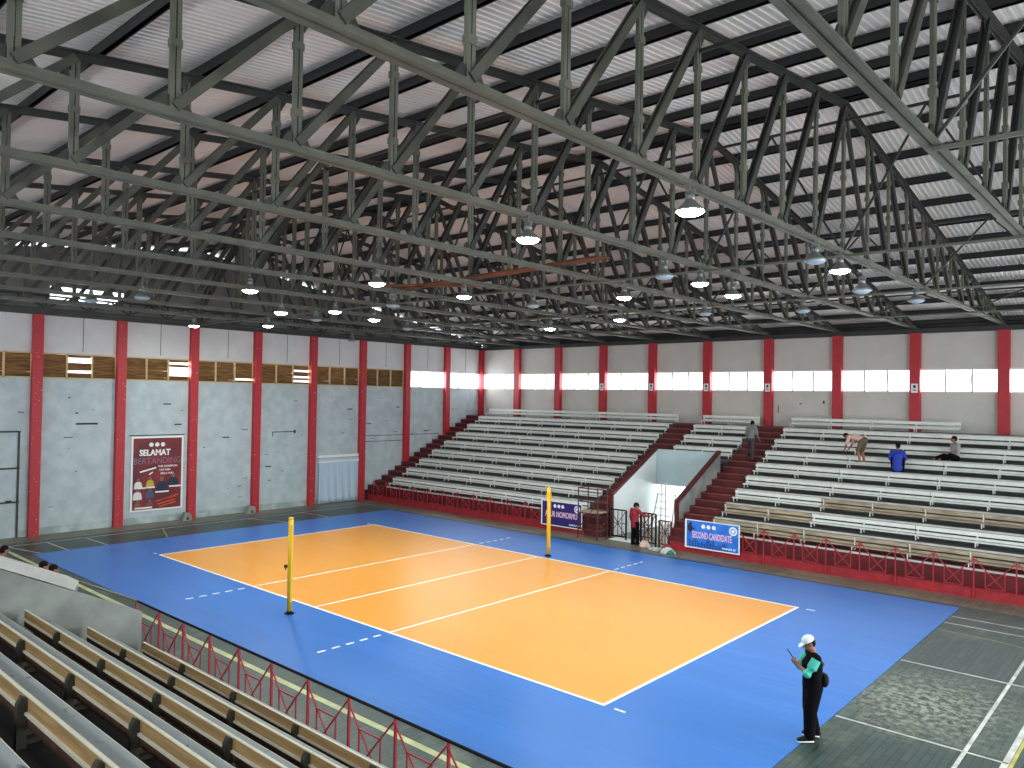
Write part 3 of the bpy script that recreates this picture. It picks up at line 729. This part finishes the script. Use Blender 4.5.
for (y, z, l) in ((-.62, .92, .36), (-.3, .93, .4), (.2, .72, .56), (.74, .92, .5), (-.55, .1, .7)): b.box((.036, y - l / 2, z - .03), (.040, y + l / 2, z + .03))
part('name_strips', b, [white_p], po)
b = MB(); 
for (y0_, z0_, y1_, z1_) in ((-.05, .34, .8, .5), (0, .2, .75, .36), (.1, .1, .8, .26), (.2, .4, .9, .56)): b.bar((.034, y0_, z0_), (.034, y1_, z1_), .004, .05)
part('orange_script', b, [mat('poster_orange', rgb(214, 84, 40), .5)], po)
b = MB(); b.bar((.034, -.72, 1.58), (.034, -.06, 1.74), .004, .06); b.bar((.034, -.5, 1.74), (.034, .05, 1.86), .004, .04, 1); b.bar((.034, -.35, 1.46), (.034, -.2, 1.56), .004, .05); part('script_lettering', b, [white_p, mat('poster_black', rgb(30, 24, 28), .5)], po)

# curtain on left wall
ct = thing('hanging_sheet', 'pale blue plastic sheet hanging on the left wall below a bright white bar', 'curtain', (XL + .06, 7.35, 0))
b = MB(); n = 40; vs = []; fs = []
for i in range(n + 1):
    for j in range(9):
        y = -1.22 + 2.44 * i / n; z = .02 + 2.25 * j / 8; vs.append((.05 + .035 * math.sin(i * .9 + j * .3) * (1 - j / 10) + .02 * math.sin(i * 2.3), y, z))
for i in range(n):
    for j in range(8): a = i * 9 + j; fs.append((a, a + 9, a + 10, a + 1))
b.add(vs, fs); o_ = part('sheet', b, [mat('sheet_blue', rgb(186, 206, 222), .45)], ct, True)
sm_ = o_.modifiers.new('thick', 'SOLIDIFY'); sm_.thickness = .008
b = MB(); b.box((-.02, -1.25, 2.3), (.05, 1.25, 2.42)); b.tube([(.06, -1.25, 2.08), (.06, 1.25, 2.08)], [.04, .04], 8); part('top_bar', b, [white_p], ct)

# door gates and referee frame near the entrance
def gate(x0, x1, y, zt, label, style):
    t = thing('gate_panel', label, 'gate', (x0, y, 0)); w = x1 - x0; m = MB()
    m.bar((0, 0, 0), (0, 0, zt), .05, .05); m.bar((w, 0, 0), (w, 0, zt), .05, .05); part('frame_post', m, [black if style == 'dark' else gate_m], t)
    for z_ in (zt, .12): m = MB(); m.bar((0, 0, z_), (w, 0, z_), .045, .045); part('frame_rail', m, [black if style == 'dark' else gate_m], t)
    m = MB(); r = .022
    m.bar((0, 0, zt), (w, 0, .12), r, r); m.bar((w, 0, zt), (0, 0, .12), r, r)
    for q in (.25, .5, .75): m.bar((w * q, 0, .12), (w * q, 0, zt), r, r)
    m.bar((0, 0, zt * .55), (w, 0, zt * .55), r, r)
    part('bar_pattern', m, [gate_m], t); return t
gate(-.35, .42, 9.3, 1.14, 'dark metal gate panel left of the person in red at the entrance', 'dark')
gate(1.28, 1.92, 9.0, 1.2, 'black metal gate with crossed bars the person in red leans on', 'dark')
gate(.5, 1.2, 9.9, 1.05, 'brown gate panel folded behind the person in red', 'brown')
gate(2.0, 2.5, 9.1, .98, 'short brown gate leaf right of the black gate', 'brown')
rs = thing('referee_stand', 'rusty tube frame referee stand beside the purple banner', 'referee stand', (-.72, 8.6, 0))
for (x, y, z) in ((-.5, -.2, 1.95), (.42, -.2, 2.0), (-.5, .45, 1.95), (.42, .45, 2.0)):
    m = MB(); m.tube([(x, y, 0), (x, y, z)], [.024, .024], 8); part('leg', m, [gate_m], rs)
m = MB()
for z in (.35, 1.0, 1.45, 1.96): 
    m.tube([(-.5, -.2, z), (.42, -.2, z)], [.02, .02], 8); m.tube([(-.5, .45, z), (.42, .45, z)], [.02, .02], 8); m.tube([(-.5, -.2, z), (-.5, .45, z)], [.02, .02], 8); m.tube([(.42, -.2, z), (.42, .45, z)], [.02, .02], 8)
m.tube([(-.5, -.2, .35), (.42, -.2, 1.45)], [.018, .018], 8); part('cross_rail', m, [gate_m], rs)
m = MB(); m.box((-.5, -.2, 1.02), (.42, .45, 1.05)); part('platform', m, [wood_old], rs)
ld_ = thing('ladder', 'white step ladder leaning inside the bright entrance', 'ladder', (.15, 12.4, 0))
for (x, dx) in ((-.5, .12), (.45, .0)):
    m = MB(); m.bar((x, .0, 0), (x + dx, .35, 1.5), .04, .06); part('side_rail', m, [frame_w], ld_)
m = MB()
for k in range(1, 6): q = k / 5.2; m.bar((-.5 + .12 * q, .35 * q, 1.5 * q), (.45, .35 * q, 1.5 * q), .03, .03)
part('rungs', m, [frame_w], ld_)
# bags and cloth heaps
def heap(name, x, y, r, colr, label, cat, h=.25):
    m = MB(); n = 18; mm = 8; vs = []; fs = []
    for i in range(mm + 1):
        ph = PI / 2 * i / mm
        for j in range(n):
            t_ = 2 * PI * j / n; q = 1 + .25 * math.sin(3 * t_ + x * 5) + .12 * math.sin(7 * t_ + i)
            vs.append((x + r * math.cos(ph) * math.cos(t_) * q, y + r * .7 * math.cos(ph) * math.sin(t_) * q, h * math.sin(ph) * (1 + .15 * math.sin(5 * t_))))
    for i in range(mm):
        for j in range(n): k = (j + 1) % n; fs.append((i * n + j, i * n + k, (i + 1) * n + k, (i + 1) * n + j))
    fs.append(tuple(range(n - 1, -1, -1))); fs.append(tuple(range(mm * n, mm * n + n)))
    m.add(vs, fs); return solo(name, m, [mat(name + '_cloth', rgb(*colr), .8, 0, .3, 9)], label, cat, smooth=True)
heap('cloth_heap', 1.62, 8.7, .2, (222, 190, 176), 'pinkish white cloth heap at the foot of the black gate', 'cloth', .22)
heap('bag', 2.25, 8.45, .26, (196, 200, 204), 'light grey plastic bag on the floor before the gates', 'bag', .1)
heap('bag', 2.62, 8.55, .2, (150, 50, 54), 'dark red bag on the floor left of the blue banner', 'bag', .24)
heap('bag', 2.85, 8.25, .26, (190, 200, 196), 'grey white bag lying in front of the red bag', 'bag', .2)
heap('bag', 3.05, 8.15, .14, (50, 120, 112), 'small teal green bag beside the grey white bag', 'bag', .14)
for (y, nm) in ((-.62, 'below the poster'), (2.35, 'by the fifth pillar')):
    m = MB(); m.prism([(y - .2, 0), (y + .2, 0), (y + .15, .3), (y - .1, .37)], 'x', XL + .30, XL + .52); m.prism([(y - .08, .04), (y + .08, .04), (y, .2)], 'x', XL + .52, XL + .525, 1)
    solo('concrete_block', m, [conc, steel_dark], 'small pale concrete block at the wall foot, ' + ('just right of the poster' if y < 0 else 'between the poster and the hanging sheet'), 'block')
# floor mats of paper on the entrance floor
m = MB(); m.box((-.2, 9.0, .0), (1.1, 9.6, .012)); solo('floor_sheet', m, [white_p], 'pale sheet lying on the floor of the entrance beside the person in red', 'sheet')
m = MB(); m.box((.98, 8.95, .0), (1.16, 9.02, 1.1)); solo('white_board', m, [white_p], 'narrow white board standing upright between the person in red and the black gate', 'board')

# ------------------------------------------------------------------ people
def remesh(mb, name, m, voxel, parent, it=3, label=None):
    me = mb.mesh(name + '_raw', m); o = link(name + '_raw', me)
    r = o.modifiers.new('r', 'REMESH'); r.mode = 'VOXEL'; r.voxel_size = voxel; r.use_smooth_shade = True
    s_ = o.modifiers.new('s', 'SMOOTH'); s_.iterations = it; s_.factor = .5
    bpy.context.view_layer.update()
    nm = bpy.data.meshes.new_from_object(o.evaluated_get(bpy.context.evaluated_depsgraph_get())); nm.name = name
    bpy.data.objects.remove(o)
    if not nm.materials: nm.materials.append(m)
    p = link(name, nm, parent)
    if label: p['label'] = label
    return p
def V(*a): return Vector(a)
def lerp(a, b, t): return Vector(a) * (1 - t) + Vector(b) * t
def hand(mb, w, d, palm, thumb, s=1.0, curl=.5):
    # w wrist, d direction of the fingers, palm = direction the palm faces, thumb = side of the thumb
    d = Vector(d).normalized(); palm = Vector(palm); palm = (palm - d * palm.dot(d)).normalized(); side = d.cross(palm).normalized()
    if side.dot(Vector(thumb)) < 0: side = -side
    w = Vector(w)
    mb.tube([w, w + d * .045 * s, w + d * .088 * s], None, 10, ab=[(.024 * s, .018 * s), (.038 * s, .015 * s), (.040 * s, .013 * s)], side=side)
    for i, (o, l) in enumerate(((.028, .070), (.009, .078), (-.010, .073), (-.028, .058))):
        a = w + d * .085 * s + side * o * s; ang = curl * .9
        p1 = a + (d * math.cos(ang * .5) + palm * math.sin(ang * .5)) * l * .45 * s
        p2 = p1 + (d * math.cos(ang * 1.4) + palm * math.sin(ang * 1.4)) * l * .32 * s
        p3 = p2 + (d * math.cos(ang * 2.1) + palm * math.sin(ang * 2.1)) * l * .23 * s
        mb.tube([a, p1, p2, p3], [.0088 * s, .0082 * s, .0075 * s, .006 * s], 8)
    a = w + d * .03 * s + side * .028 * s; p1 = a + (side * .75 + d * .6 + palm * .3).normalized() * .038 * s; p2 = p1 + (side * .2 + d * .85 + palm * .45).normalized() * .032 * s
    mb.tube([a, p1, p2], [.012 * s, .010 * s, .008 * s], 8)
def person(name, label, J, cloth, loc, rz, voxel=.014, hat=None, hairy=True, K=1.0):
    """J: joints in local coords, front = +y, right = +x. cloth: dict of colours"""
    t = thing(name, label, 'person', loc, rz)
    pel, che, nek, hd = [Vector(J[k]) for k in ('pelvis', 'chest', 'neck', 'head')]
    look = Vector(J.get('look', (0, 1, 0))).normalized(); upv = (hd - nek).normalized()
    side = Vector(J.get('side', (1, 0, 0))).normalized()
    B = MB()
    B.tube([pel, lerp(pel, che, .5), che, lerp(che, nek, .7)], None, 18, ab=[(.15, .105), (.125, .095), (.155, .108), (.09, .07)], side=side)
    B.tube([lerp(che, nek, .5), nek, lerp(nek, hd, .5)], [.062, .054, .052], 12)
    for s_ in ('l', 'r'):
        sh, el, wr = [Vector(J[k + s_]) for k in ('sh_', 'el_', 'wr_')]
        hp, kn, an, to = [Vector(J[k + s_]) for k in ('hip_', 'kn_', 'an_', 'toe_')]
        B.tube([lerp(che, nek, .55), sh], [.06, .055], 10)
        B.tube([sh, lerp(sh, el, .5), el, lerp(el, wr, .4), wr], [.052, .046, .038, .038, .026], 10)
        dr = (wr - el).normalized(); hdv = Vector(J.get('hand_' + s_, dr))
        hand(B, wr, hdv, J.get('palm_' + s_, (0, -1, -.3)), J.get('thumb_' + s_, (0, 0, 1)), 1.0, J.get('curl_' + s_, .5))
        B.tube([pel, hp], [.1, .095], 12)
        B.tube([hp, lerp(hp, kn, .5), kn, lerp(kn, an, .35), an], [.088, .074, .054, .055, .036], 12)
        B.tube([an, lerp(an, to, .5), to], None, 10, ab=[(.036, .04), (.04, .032), (.038, .022)], side=side)
    # head
    fw = (look - upv * look.dot(upv)).normalized(); sd = fw.cross(upv)
    Rm = Matrix((sd, fw, upv)).transposed()
    B.ell(hd + upv * .025, (.074, .092, .092), 18, 12, rot=Rm); B.ell(hd - upv * .03 + fw * .018, (.060, .072, .082), 16, 10, rot=Rm)
    B.tube([hd + fw * .09 + upv * .012, hd + fw * .112 - upv * .018], [.009, .014], 8)
    B.ell(hd + fw * .084 - upv * .052, (.026, .014, .012), 10, 6, rot=Rm)
    for s_ in (-1, 1): B.ell(hd + sd * s_ * .076 - upv * .005 - fw * .005, (.012, .022, .032), 10, 6, rot=Rm); B.ell(hd + fw * .082 + sd * s_ * .03 + upv * .03, (.018, .012, .008), 8, 6, rot=Rm)
    remesh(B, 'body', skin, voxel * .7, t, 2)
    e = MB()
    for s_ in (-1, 1): e.ell(hd + fw * .088 + sd * s_ * .03 + upv * .014, (.013, .009, .008), 8, 6, rot=Rm)
    part('eyes', e, [hair], t, True)
    e = MB(); e.ell(hd + fw * .094 - upv * .052, (.022, .007, .005), 8, 6, rot=Rm); part('lips', e, [mat('lips', rgb(120, 62, 56), .6)], t, True)
    if hairy:
        h_ = MB(); h_.ell(hd + upv * .042 - fw * .014, (.083, .096, .086), 18, 12, rot=Rm); h_.ell(hd - fw * .045 + upv * .0, (.074, .06, .075), 14, 10, rot=Rm); remesh(h_, 'hair', hair, .012, t)
    if hat:
        h_ = MB(); h_.ell(hd + upv * .06 - fw * .005, (.092, .106, .085), 18, 12, rot=Rm, zmin=-.25); c0 = hd + upv * .045 + fw * .085
        h_.tube([c0, c0 + fw * .05 - upv * .006, c0 + fw * .085 - upv * .02], None, 14, ab=[(.075, .009), (.068, .009), (.04, .007)], side=sd); remesh(h_, 'cap', hat, .007, t)
    # clothes
    top = cloth['top']; tr_ = cloth['legs']; g = .018
    S = MB(); low = cloth.get('hem', 0)
    hem = pel + (pel - che).normalized() * low
    S.tube([hem, pel, lerp(pel, che, .5), che, lerp(che, nek, .62)], None, 18, ab=[(.17 * K, .128 * K), (.172 * K, .127 * K), (.150 * K, .120 * K), (.176 * K, .130 * K), (.10, .085)], side=side)
    for s_ in ('l', 'r'):
        sh, el, wr = [Vector(J[k + s_]) for k in ('sh_', 'el_', 'wr_')]
        S.tube([lerp(che, nek, .55), sh], [.08, .074], 12)
        if not cloth.get('vest'):
            if cloth.get('long'): S.tube([sh, el, lerp(el, wr, .92)], [.070, .058, .044], 12)
            else: S.tube([sh, lerp(sh, el, .85)], [.070, .066], 12)
        else: S.tube([sh, lerp(sh, el, .12)], [.076, .07], 12)
    remesh(S, cloth.get('topname', 'shirt'), top, voxel, t)
    if cloth.get('vest'):
        for s_ in ('l', 'r'):
            sh, el, wr = [Vector(J[k + s_]) for k in ('sh_', 'el_', 'wr_')]
            S = MB(); S.tube([lerp(sh, el, .1), lerp(sh, el, .6), lerp(el, wr, .12)], [.076, .080, .074], 12); remesh(S, 'sleeve', cloth['vest'], voxel * .8, t)
    Tm = MB(); Tm.tube([pel + (che - pel).normalized() * .04, pel - (che - pel).normalized() * .04], None, 16, ab=[(.158, .118), (.16, .12)], side=side)
    for s_ in ('l', 'r'):
        hp, kn, an = [Vector(J[k + s_]) for k in ('hip_', 'kn_', 'an_')]
        Tm.tube([pel, hp], [.115, .11], 12)
        if cloth.get('shorts'): Tm.tube([hp, lerp(hp, kn, .95)], [.108, .088], 12)
        else: Tm.tube([hp, kn, lerp(kn, an, .5), lerp(kn, an, .92)], [.108 * K, .088 * K, .08 * K, .074 * K], 12)
    remesh(Tm, 'trousers' if not cloth.get('shorts') else 'shorts', tr_, voxel, t)
    if cloth.get('shoes'):
        for s_ in ('l', 'r'):
            an, to = Vector(J['an_' + s_]), Vector(J['toe_' + s_]); dd = (to - an); dd.z = 0; dd.normalize(); zf = min(an.z, to.z) - .075
            S = MB(); c_ = Vector((an.x, an.y, 0)); sdv = Vector((dd.y, -dd.x, 0))
            S.tube([c_ - dd * .05 + V(0, 0, to.z + .02), c_ + dd * .07 + V(0, 0, to.z + .015), c_ + dd * .18 + V(0, 0, to.z - .0)], None, 14, ab=[(.045, .05), (.05, .045), (.044, .028)], side=sdv)
            so = remesh(S, 'shoe', cloth['shoes'], .01, t)
            S = MB(); S.tube([c_ - dd * .055 + V(0, 0, to.z - .026), c_ + dd * .07 + V(0, 0, to.z - .026), c_ + dd * .185 + V(0, 0, to.z - .026)], None, 14, ab=[(.048, .014), (.053, .014), (.046, .014)], side=sdv)
            part('sole', S, [cloth.get('sole', white_p)], so, True)
    return t
stand_J = dict(pelvis=(0, 0, .90), chest=(0, .01, 1.22), neck=(0, .0, 1.42), head=(0, .03, 1.55), sh_l=(-.185, 0, 1.35), sh_r=(.185, 0, 1.35), el_l=(-.23, -.02, 1.08), el_r=(.23, -.02, 1.08),
               wr_l=(-.24, .06, .84), wr_r=(.24, .06, .84), hip_l=(-.09, 0, .86), hip_r=(.09, 0, .86), kn_l=(-.10, .02, .47), kn_r=(.10, .02, .47), an_l=(-.10, -.02, .08), an_r=(.10, -.02, .08), toe_l=(-.12, .13, .04), toe_r=(.12, .13, .04))
teal = mat('teal_sleeve', rgb(62, 178, 158), .7); cap_w = mat('cap_white', rgb(214, 230, 228), .7)
# person 1, on the mat corner, in profile holding a phone
J1 = dict(stand_J); J1.update(head=(0, .06, 1.535), look=(0, 1, -.35), el_l=(-.22, .14, 1.11), el_r=(.22, .13, 1.10), wr_l=(-.08, .25, 1.20), wr_r=(.10, .25, 1.18), hand_l=(.3, .6, .7), hand_r=(-.3, .6, .75), palm_l=(.6, -.2, .3), palm_r=(-.6, -.2, .3), thumb_l=(0, -.5, 1), thumb_r=(0, -.5, 1), curl_l=.8, curl_r=.8,
    an_l=(-.11, .08, .08), toe_l=(-.13, .24, .04), kn_l=(-.1, .07, .47), an_r=(.11, -.08, .08), toe_r=(.15, .07, .04))
rz1 = math.atan2(-(-.80), -.60)   # facing direction (-.80,-.60)
ang = math.atan2(-.62, -.785) - PI / 2
p1 = person('person', 'person in white cap and black clothes with teal sleeves looking at a phone', J1, dict(top=blackcloth, legs=blackcloth, vest=teal, hem=.06, shoes=black, topname='vest', sole=white_p), (12.20, -3.25, .012), ang, .011, cap_w, K=1.22)
b = MB(); b.tube([(-.12, -.16, .98), (0, -.19, .95), (.12, -.16, .98)], None, 12, ab=[(.09, .05), (.12, .075), (.09, .05)], side=(0, 0, 1)); remesh(b, 'waist_bag_raw', black, .012, None); bpy.data.objects['waist_bag_raw'].name = 'waist_bag'
wb = bpy.data.objects['waist_bag']; wb.location = (12.20, -3.25, .012); wb.rotation_euler = (0, 0, ang); tag(wb, 'black waist bag worn on the back of the person in the white cap', 'bag')
ph = MB(); ph.box((-.037, -.005, -.075), (.037, .005, .075)); ph.box((-.033, -.0062, -.068), (.033, -.005, .068), 1)
pho = solo('phone', ph, [black, mat('phone_screen', rgb(60, 70, 90), .2)], 'black phone held up by the person in the white cap', 'phone')
Mz = Matrix.Rotation(ang, 4, 'Z'); hp_ = Mz @ Vector((.01, .315, 1.30)); pho.location = Vector((12.20, -3.25, .012)) + hp_; pho.rotation_euler = (-.6, 0, ang)
b = MB(); b.box((-.08, -.165, 1.2), (.08, -.155, 1.25)); part('back_print', b, [mat('print_grey', rgb(140, 140, 140), .7)], p1)
# person 2 in red at the gate, seen from behind, right arm on the gate
J2 = dict(stand_J); J2.update(head=(.02, .03, 1.5), look=(.6, .8, -.1), el_r=(.36, .14, 1.17), wr_r=(.50, .28, 1.17), hand_r=(.8, .6, 0), palm_r=(0, 0, -1), thumb_r=(-.5, .5, 0), an_r=(.1, .05, .08))
for k in list(J2):
    if k not in ('look',) and not k.startswith(('hand', 'palm', 'thumb', 'curl')): J2[k] = tuple(c * .965 for c in J2[k])
person('person', 'person in a dark red jacket and black cap at the entrance gate', J2, dict(top=mat('jacket_red', rgb(142, 22, 40), .7), legs=blackcloth, hem=.14, long=True, shoes=black, topname='jacket', sole=black), (1.15, 8.78, .0), -.25, .016, black)
# person 3 bending over benches
J3 = dict(pelvis=(0, -.12, .86), chest=(0, .22, .95), neck=(0, .40, .98), head=(0, .52, .98), look=(0, .5, -1), sh_l=(-.17, .33, .95), sh_r=(.17, .33, .95), el_l=(-.2, .42, .68), el_r=(.2, .38, .68), wr_l=(-.14, .52, .46), wr_r=(.12, .5, .46),
    hip_l=(-.09, -.12, .82), hip_r=(.09, -.12, .82), kn_l=(-.12, .02, .46), kn_r=(.12, -.02, .45), an_l=(-.12, -.05, .08), an_r=(.12, -.1, .08), toe_l=(-.13, .1, .04), toe_r=(.13, .05, .04), palm_l=(0, 0, -1), palm_r=(0, 0, -1), hand_l=(0, .8, -.5), hand_r=(0, .8, -.5))
person('person', 'person in a pale pink shirt and brown shorts bending over the far right benches', J3, dict(top=mat('shirt_pink', rgb(214, 178, 170), .8), legs=mat('shorts_brown', rgb(96, 80, 62), .8), shorts=True), (7.60, 13.88, tz(5) + .24), PI / 2 - .15, .018)
sit_J = dict(pelvis=(0, 0, .10), chest=(0, .02, .42), neck=(0, .03, .62), head=(0, .06, .75), sh_l=(-.18, .02, .55), sh_r=(.18, .02, .55), el_l=(-.23, .08, .30), el_r=(.23, .08, .30), wr_l=(-.13, .28, .18), wr_r=(.13, .28, .18),
    hip_l=(-.09, .02, .09), hip_r=(.09, .02, .09), kn_l=(-.12, .42, .12), kn_r=(.12, .42, .12), an_l=(-.12, .44, -.20), an_r=(.12, .44, -.20), toe_l=(-.13, .58, -.24), toe_r=(.13, .58, -.24), palm_l=(0, 0, -1), palm_r=(0, 0, -1))
J4 = dict(pelvis=(0, -.14, .30), chest=(0, -.05, .60), neck=(0, .02, .80), head=(0, .05, .93), look=(-.4, .8, -.2), sh_l=(-.18, -.02, .73), sh_r=(.18, -.02, .73), el_l=(-.26, .02, .48), el_r=(.26, .02, .48), wr_l=(-.2, .2, .38), wr_r=(.2, .2, .38),
    hip_l=(-.1, -.12, .28), hip_r=(.1, -.12, .28), kn_l=(-.17, .20, .44), kn_r=(.17, .20, .44), an_l=(-.13, .0, .08), an_r=(.13, .0, .08), toe_l=(-.15, .13, .04), toe_r=(.15, .13, .04), palm_l=(0, 0, -1), palm_r=(0, 0, -1))
person('person', 'person in a bright blue jacket squatting among the far right benches', J4, dict(top=mat('jacket_blue', rgb(26, 56, 160), .7), legs=blackcloth, long=True, hem=.16, shoes=black, topname='jacket', sole=black), (8.90, 13.82, tz(5)), .2, .018)
J5 = dict(sit_J); J5.update(look=(.5, .8, -.1), kn_l=(-.25, .38, .2), kn_r=(.05, .42, .16), an_l=(-.02, .5, .06), an_r=(.18, .58, .06), toe_l=(.1, .56, .03), toe_r=(.3, .62, .03), wr_l=(-.2, .3, .3), el_r=(.26, -.1, .32), wr_r=(.32, -.16, .06))
person('person', 'person in a grey shirt and dark trousers resting on the upper far right benches', J5, dict(top=mat('shirt_grey', rgb(150, 150, 150), .8), legs=blackcloth, long=False), (10.5, 14.95, tz(6) + .02), PI - .8, .018)
# person 6 walking up the stairs
J6 = dict(stand_J); J6.update(kn_l=(-.1, .2, .58), an_l=(-.1, .16, .27), toe_l=(-.11, .30, .24), pelvis=(0, .06, .92), hip_l=(-.09, .06, .88), hip_r=(.09, .06, .88), chest=(0, .12, 1.22), neck=(0, .15, 1.42), head=(0, .19, 1.54), sh_l=(-.185, .13, 1.35), sh_r=(.185, .13, 1.35), el_l=(-.23, .1, 1.08), el_r=(.23, .16, 1.08), wr_l=(-.24, .2, .86), wr_r=(.22, .34, .9))
person('person', 'person in a grey shirt climbing the red stairs of the far stand', J6, dict(top=mat('shirt_grey_dark', rgb(112, 120, 118), .8), legs=mat('trousers_dark', rgb(52, 50, 54), .8), shoes=black, sole=black), (3.3, 13.93, .75 + .225 * 10), -.1, .018)
for (x, y, lab, sc) in ((-2.35, -10.02, 'person with black hair behind the near concrete wall, left of a pair', 1), (-1.85, -9.98, 'person with black hair behind the near concrete wall, right of a pair', 1), (-4.9, -10.1, 'person whose dark head shows at the left frame edge above the near wall', 1)):
    person('person', lab, sit_J, dict(top=blackcloth, legs=blackcloth, long=True, shoes=black, sole=black), (x, y, tz(0) + .02), random.uniform(-.3, .3), .02)

# ------------------------------------------------------------------ light
W = bpy.data.worlds.new('World'); SC.world = W; W.use_nodes = True
bg = W.node_tree.nodes['Background']; bg.inputs['Color'].default_value = (.86, .93, 1, 1); bg.inputs['Strength'].default_value = 3.0
def area(name, loc, rot, sx, sy, e, col=(1, 1, 1)):
    l = bpy.data.lights.new(name, 'AREA'); l.shape = 'RECTANGLE'; l.size = sx; l.size_y = sy; l.energy = e; l.color = col
    o = bpy.data.objects.new(name, l); C.objects.link(o); o.location = loc; o.rotation_euler = rot; return o
day = (.93, .97, 1)
LW = XR - XL
area('daylight_far', ((XL + XR) / 2, YF + .5, 6.38), (-PI / 2, 0, 0), LW, 1.0, 900, day)
area('fill_near', ((XL + XR) / 2, -YF - .5, 6.38), (PI / 2, 0, 0), LW, 1.0, 2600, day)  # added fill from behind the camera, through presumed near wall windows
area('fill_right', (XR + .5, 0, 6.38), (0, PI / 2, 0), 1.0, 2 * YF, 1500, day)  # added fill through the window band given to the unseen right wall
area('fill_right_low', (XR + .5, 0, 2.1), (0, PI / 2, 0), 4.2, 8, 1200, day)  # added fill through the wide opening invented in the right wall
area('daylight_left', (XL - .5, 14.7, 6.38), (0, -PI / 2, 0), 1.0, 6, 400, day)
area('daylight_passage', ((VX0 + VX1) / 2, YF + .6, 1.1), (-PI / 2, 0, 0), 2.6, 2.1, 500, day)
area('daylight_louvers', (XL - .5, -1, 6.38), (0, -PI / 2, 0), 1.0, 18, 700, (1, .93, .8))

SC.view_settings.view_transform = 'Standard'; SC.view_settings.look = 'None'; SC.view_settings.gamma = 1; SC.view_settings.use_curve_mapping = False
SC.view_settings.exposure = 0
SC.cycles.use_denoising = True; SC.cycles.max_bounces = 8; SC.cycles.diffuse_bounces = 5; SC.cycles.transparent_max_bounces = 8
SC.cycles.sample_clamp_indirect = 6; SC.cycles.caustics_reflective = False; SC.cycles.caustics_refractive = False
